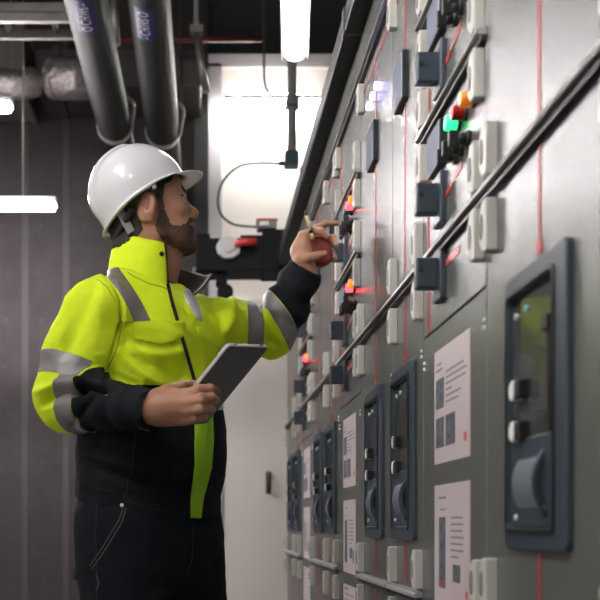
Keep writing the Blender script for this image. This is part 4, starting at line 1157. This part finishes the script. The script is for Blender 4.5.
# zip tape along the open far edge of the collar
b=MB(); b.tube([Vector(cfn(318,t,1)) for t in np.linspace(0,1,8)]+[Vector(cfn(a,1.0,1)) for a in (312,300,285)],.0045,8); own(b.build('zip_teeth',mat('dull_zip_metal',(0.12,0.12,0.11),.4,.5),jk))
b=MB(); b.tube([Vector(cfn(14,t,1)) for t in np.linspace(0,1,8)],.0042,8); own(b.build('collar_edge',zipm,jk))
c=Vector(cfn(24,.72,0)); b=MB(); bmesh.ops.create_uvsphere(b.bm,u_segments=14,v_segments=8,radius=.0062); o=own_=b.build('snap_button',zipm,jk); o.location=c-person.location+Vector((FD*.004))

# ---------------- tablet computer
alum=mat('grey_aluminium_back',(0.145,0.145,0.150),.42,.6); bez=mat('white_bezel',(0.60,0.58,0.58),.35)
Cc=V3(P(268,346,2.215)); u=V3((.128,-.107,.146)); u/=np.linalg.norm(u); vv=V3((.092,.14,.022)); vv-=u*(vv@u); vv/=np.linalg.norm(vv)
nb=np.cross(vv,u); nb/=np.linalg.norm(nb)
if nb[1]>0: nb=-nb
tabc=Cc-u*.12-vv*.085
tab=empty('tablet_computer',tabc); tag(tab,'grey-backed tablet computer with white edge held at the man\'s waist','tablet')
TM=Matrix(((u[0],vv[0],nb[0],0),(u[1],vv[1],nb[1],0),(u[2],vv[2],nb[2],0),(0,0,0,1)))
def tb2(name,mb,m,bv=0):
    o=mb.build(name,m,tab,bv); o.data.transform(TM); return o
b=MB(); b.prism(rrect(-.12,.12,-.085,.085,.010),2,-.0045,.0035); tb2('case',b,bez,.0015)
b=MB(); b.prism(rrect(-.1185,.1185,-.0835,.0835,.009),2,.0034,.0045); tb2('back_cover',b,alum)
b=MB(); b.prism(rrect(-.108,.108,-.076,.076,.003),2,-.0052,-.0044); tb2('screen',b,mat('dark_screen',(0.01,0.01,0.012),.08))
b=MB(); b.box(.1195,.1212,-.060,-.048,-.002,.001); b.box(.1195,.1212,.050,.062,-.002,.001); tb2('side_button',b,mat('dark_button',(0.08,0.08,0.08),.4))
# ---------------- red object and marker in the raised hand
rc=P(319.5,250,2.795)
ro=empty('handheld_case',rc); tag(ro,'dark red rounded palm-sized case held in the man\'s raised hand','case')
dred=mat('dark_red_plastic',(0.20,0.022,0.012),.32); dred2=mat('brownish_red_leather',(0.15,0.022,0.014),.5,bump=[(60,.3,.002)])
b=MB(); b.prism([(z_,x_) for x_,z_ in rrect(-.036,.033,-.047,.036,.026,8)],1,-.013,.013); b.build('case_body',dred,ro,.007,4)
b=MB(); b.ring([(z_,x_) for x_,z_ in rrect(-.0365,.0335,-.0475,.0365,.026,8)],[(z_,x_) for x_,z_ in rrect(-.034,.031,-.045,.034,.024,8)],1,-.0025,.0025); b.build('case_seam',dred2,ro)
b=MB(); b.cyl((-.004,-.002),1,.018,-.0145,-.012,24); b.build('case_disc',dred2,ro,.001)
pa=Vector(P(312.5,238,2.765)); pb=Vector(P(305.5,212,2.760)); d_=(pb-pa)
pn=empty('marker_pen',pa); tag(pn,'cream and black marker pen sticking up between the raised fingers','pen')
def pt(t): return tuple(d_*t)
b=MB(); b.tube([pt(.30),pt(.86)],.0048,14); b.build('barrel',mat('cream_gold_plastic',(0.62,0.52,0.28),.3,.2),pn)
b=MB(); b.tube([pt(.86),pt(.98),pt(1.04)],[.0042,.0036,.0018],14); b.build('tip',blackp,pn)
b=MB(); b.tube([pt(.18),pt(.30)],.0056,14); b.build('band',blackp,pn)
b=MB(); b.tube([pt(-.05),pt(.18)],.0052,14); b.build('cap',mat('cream_gold_plastic',(0.62,0.52,0.28),.3,.2),pn)
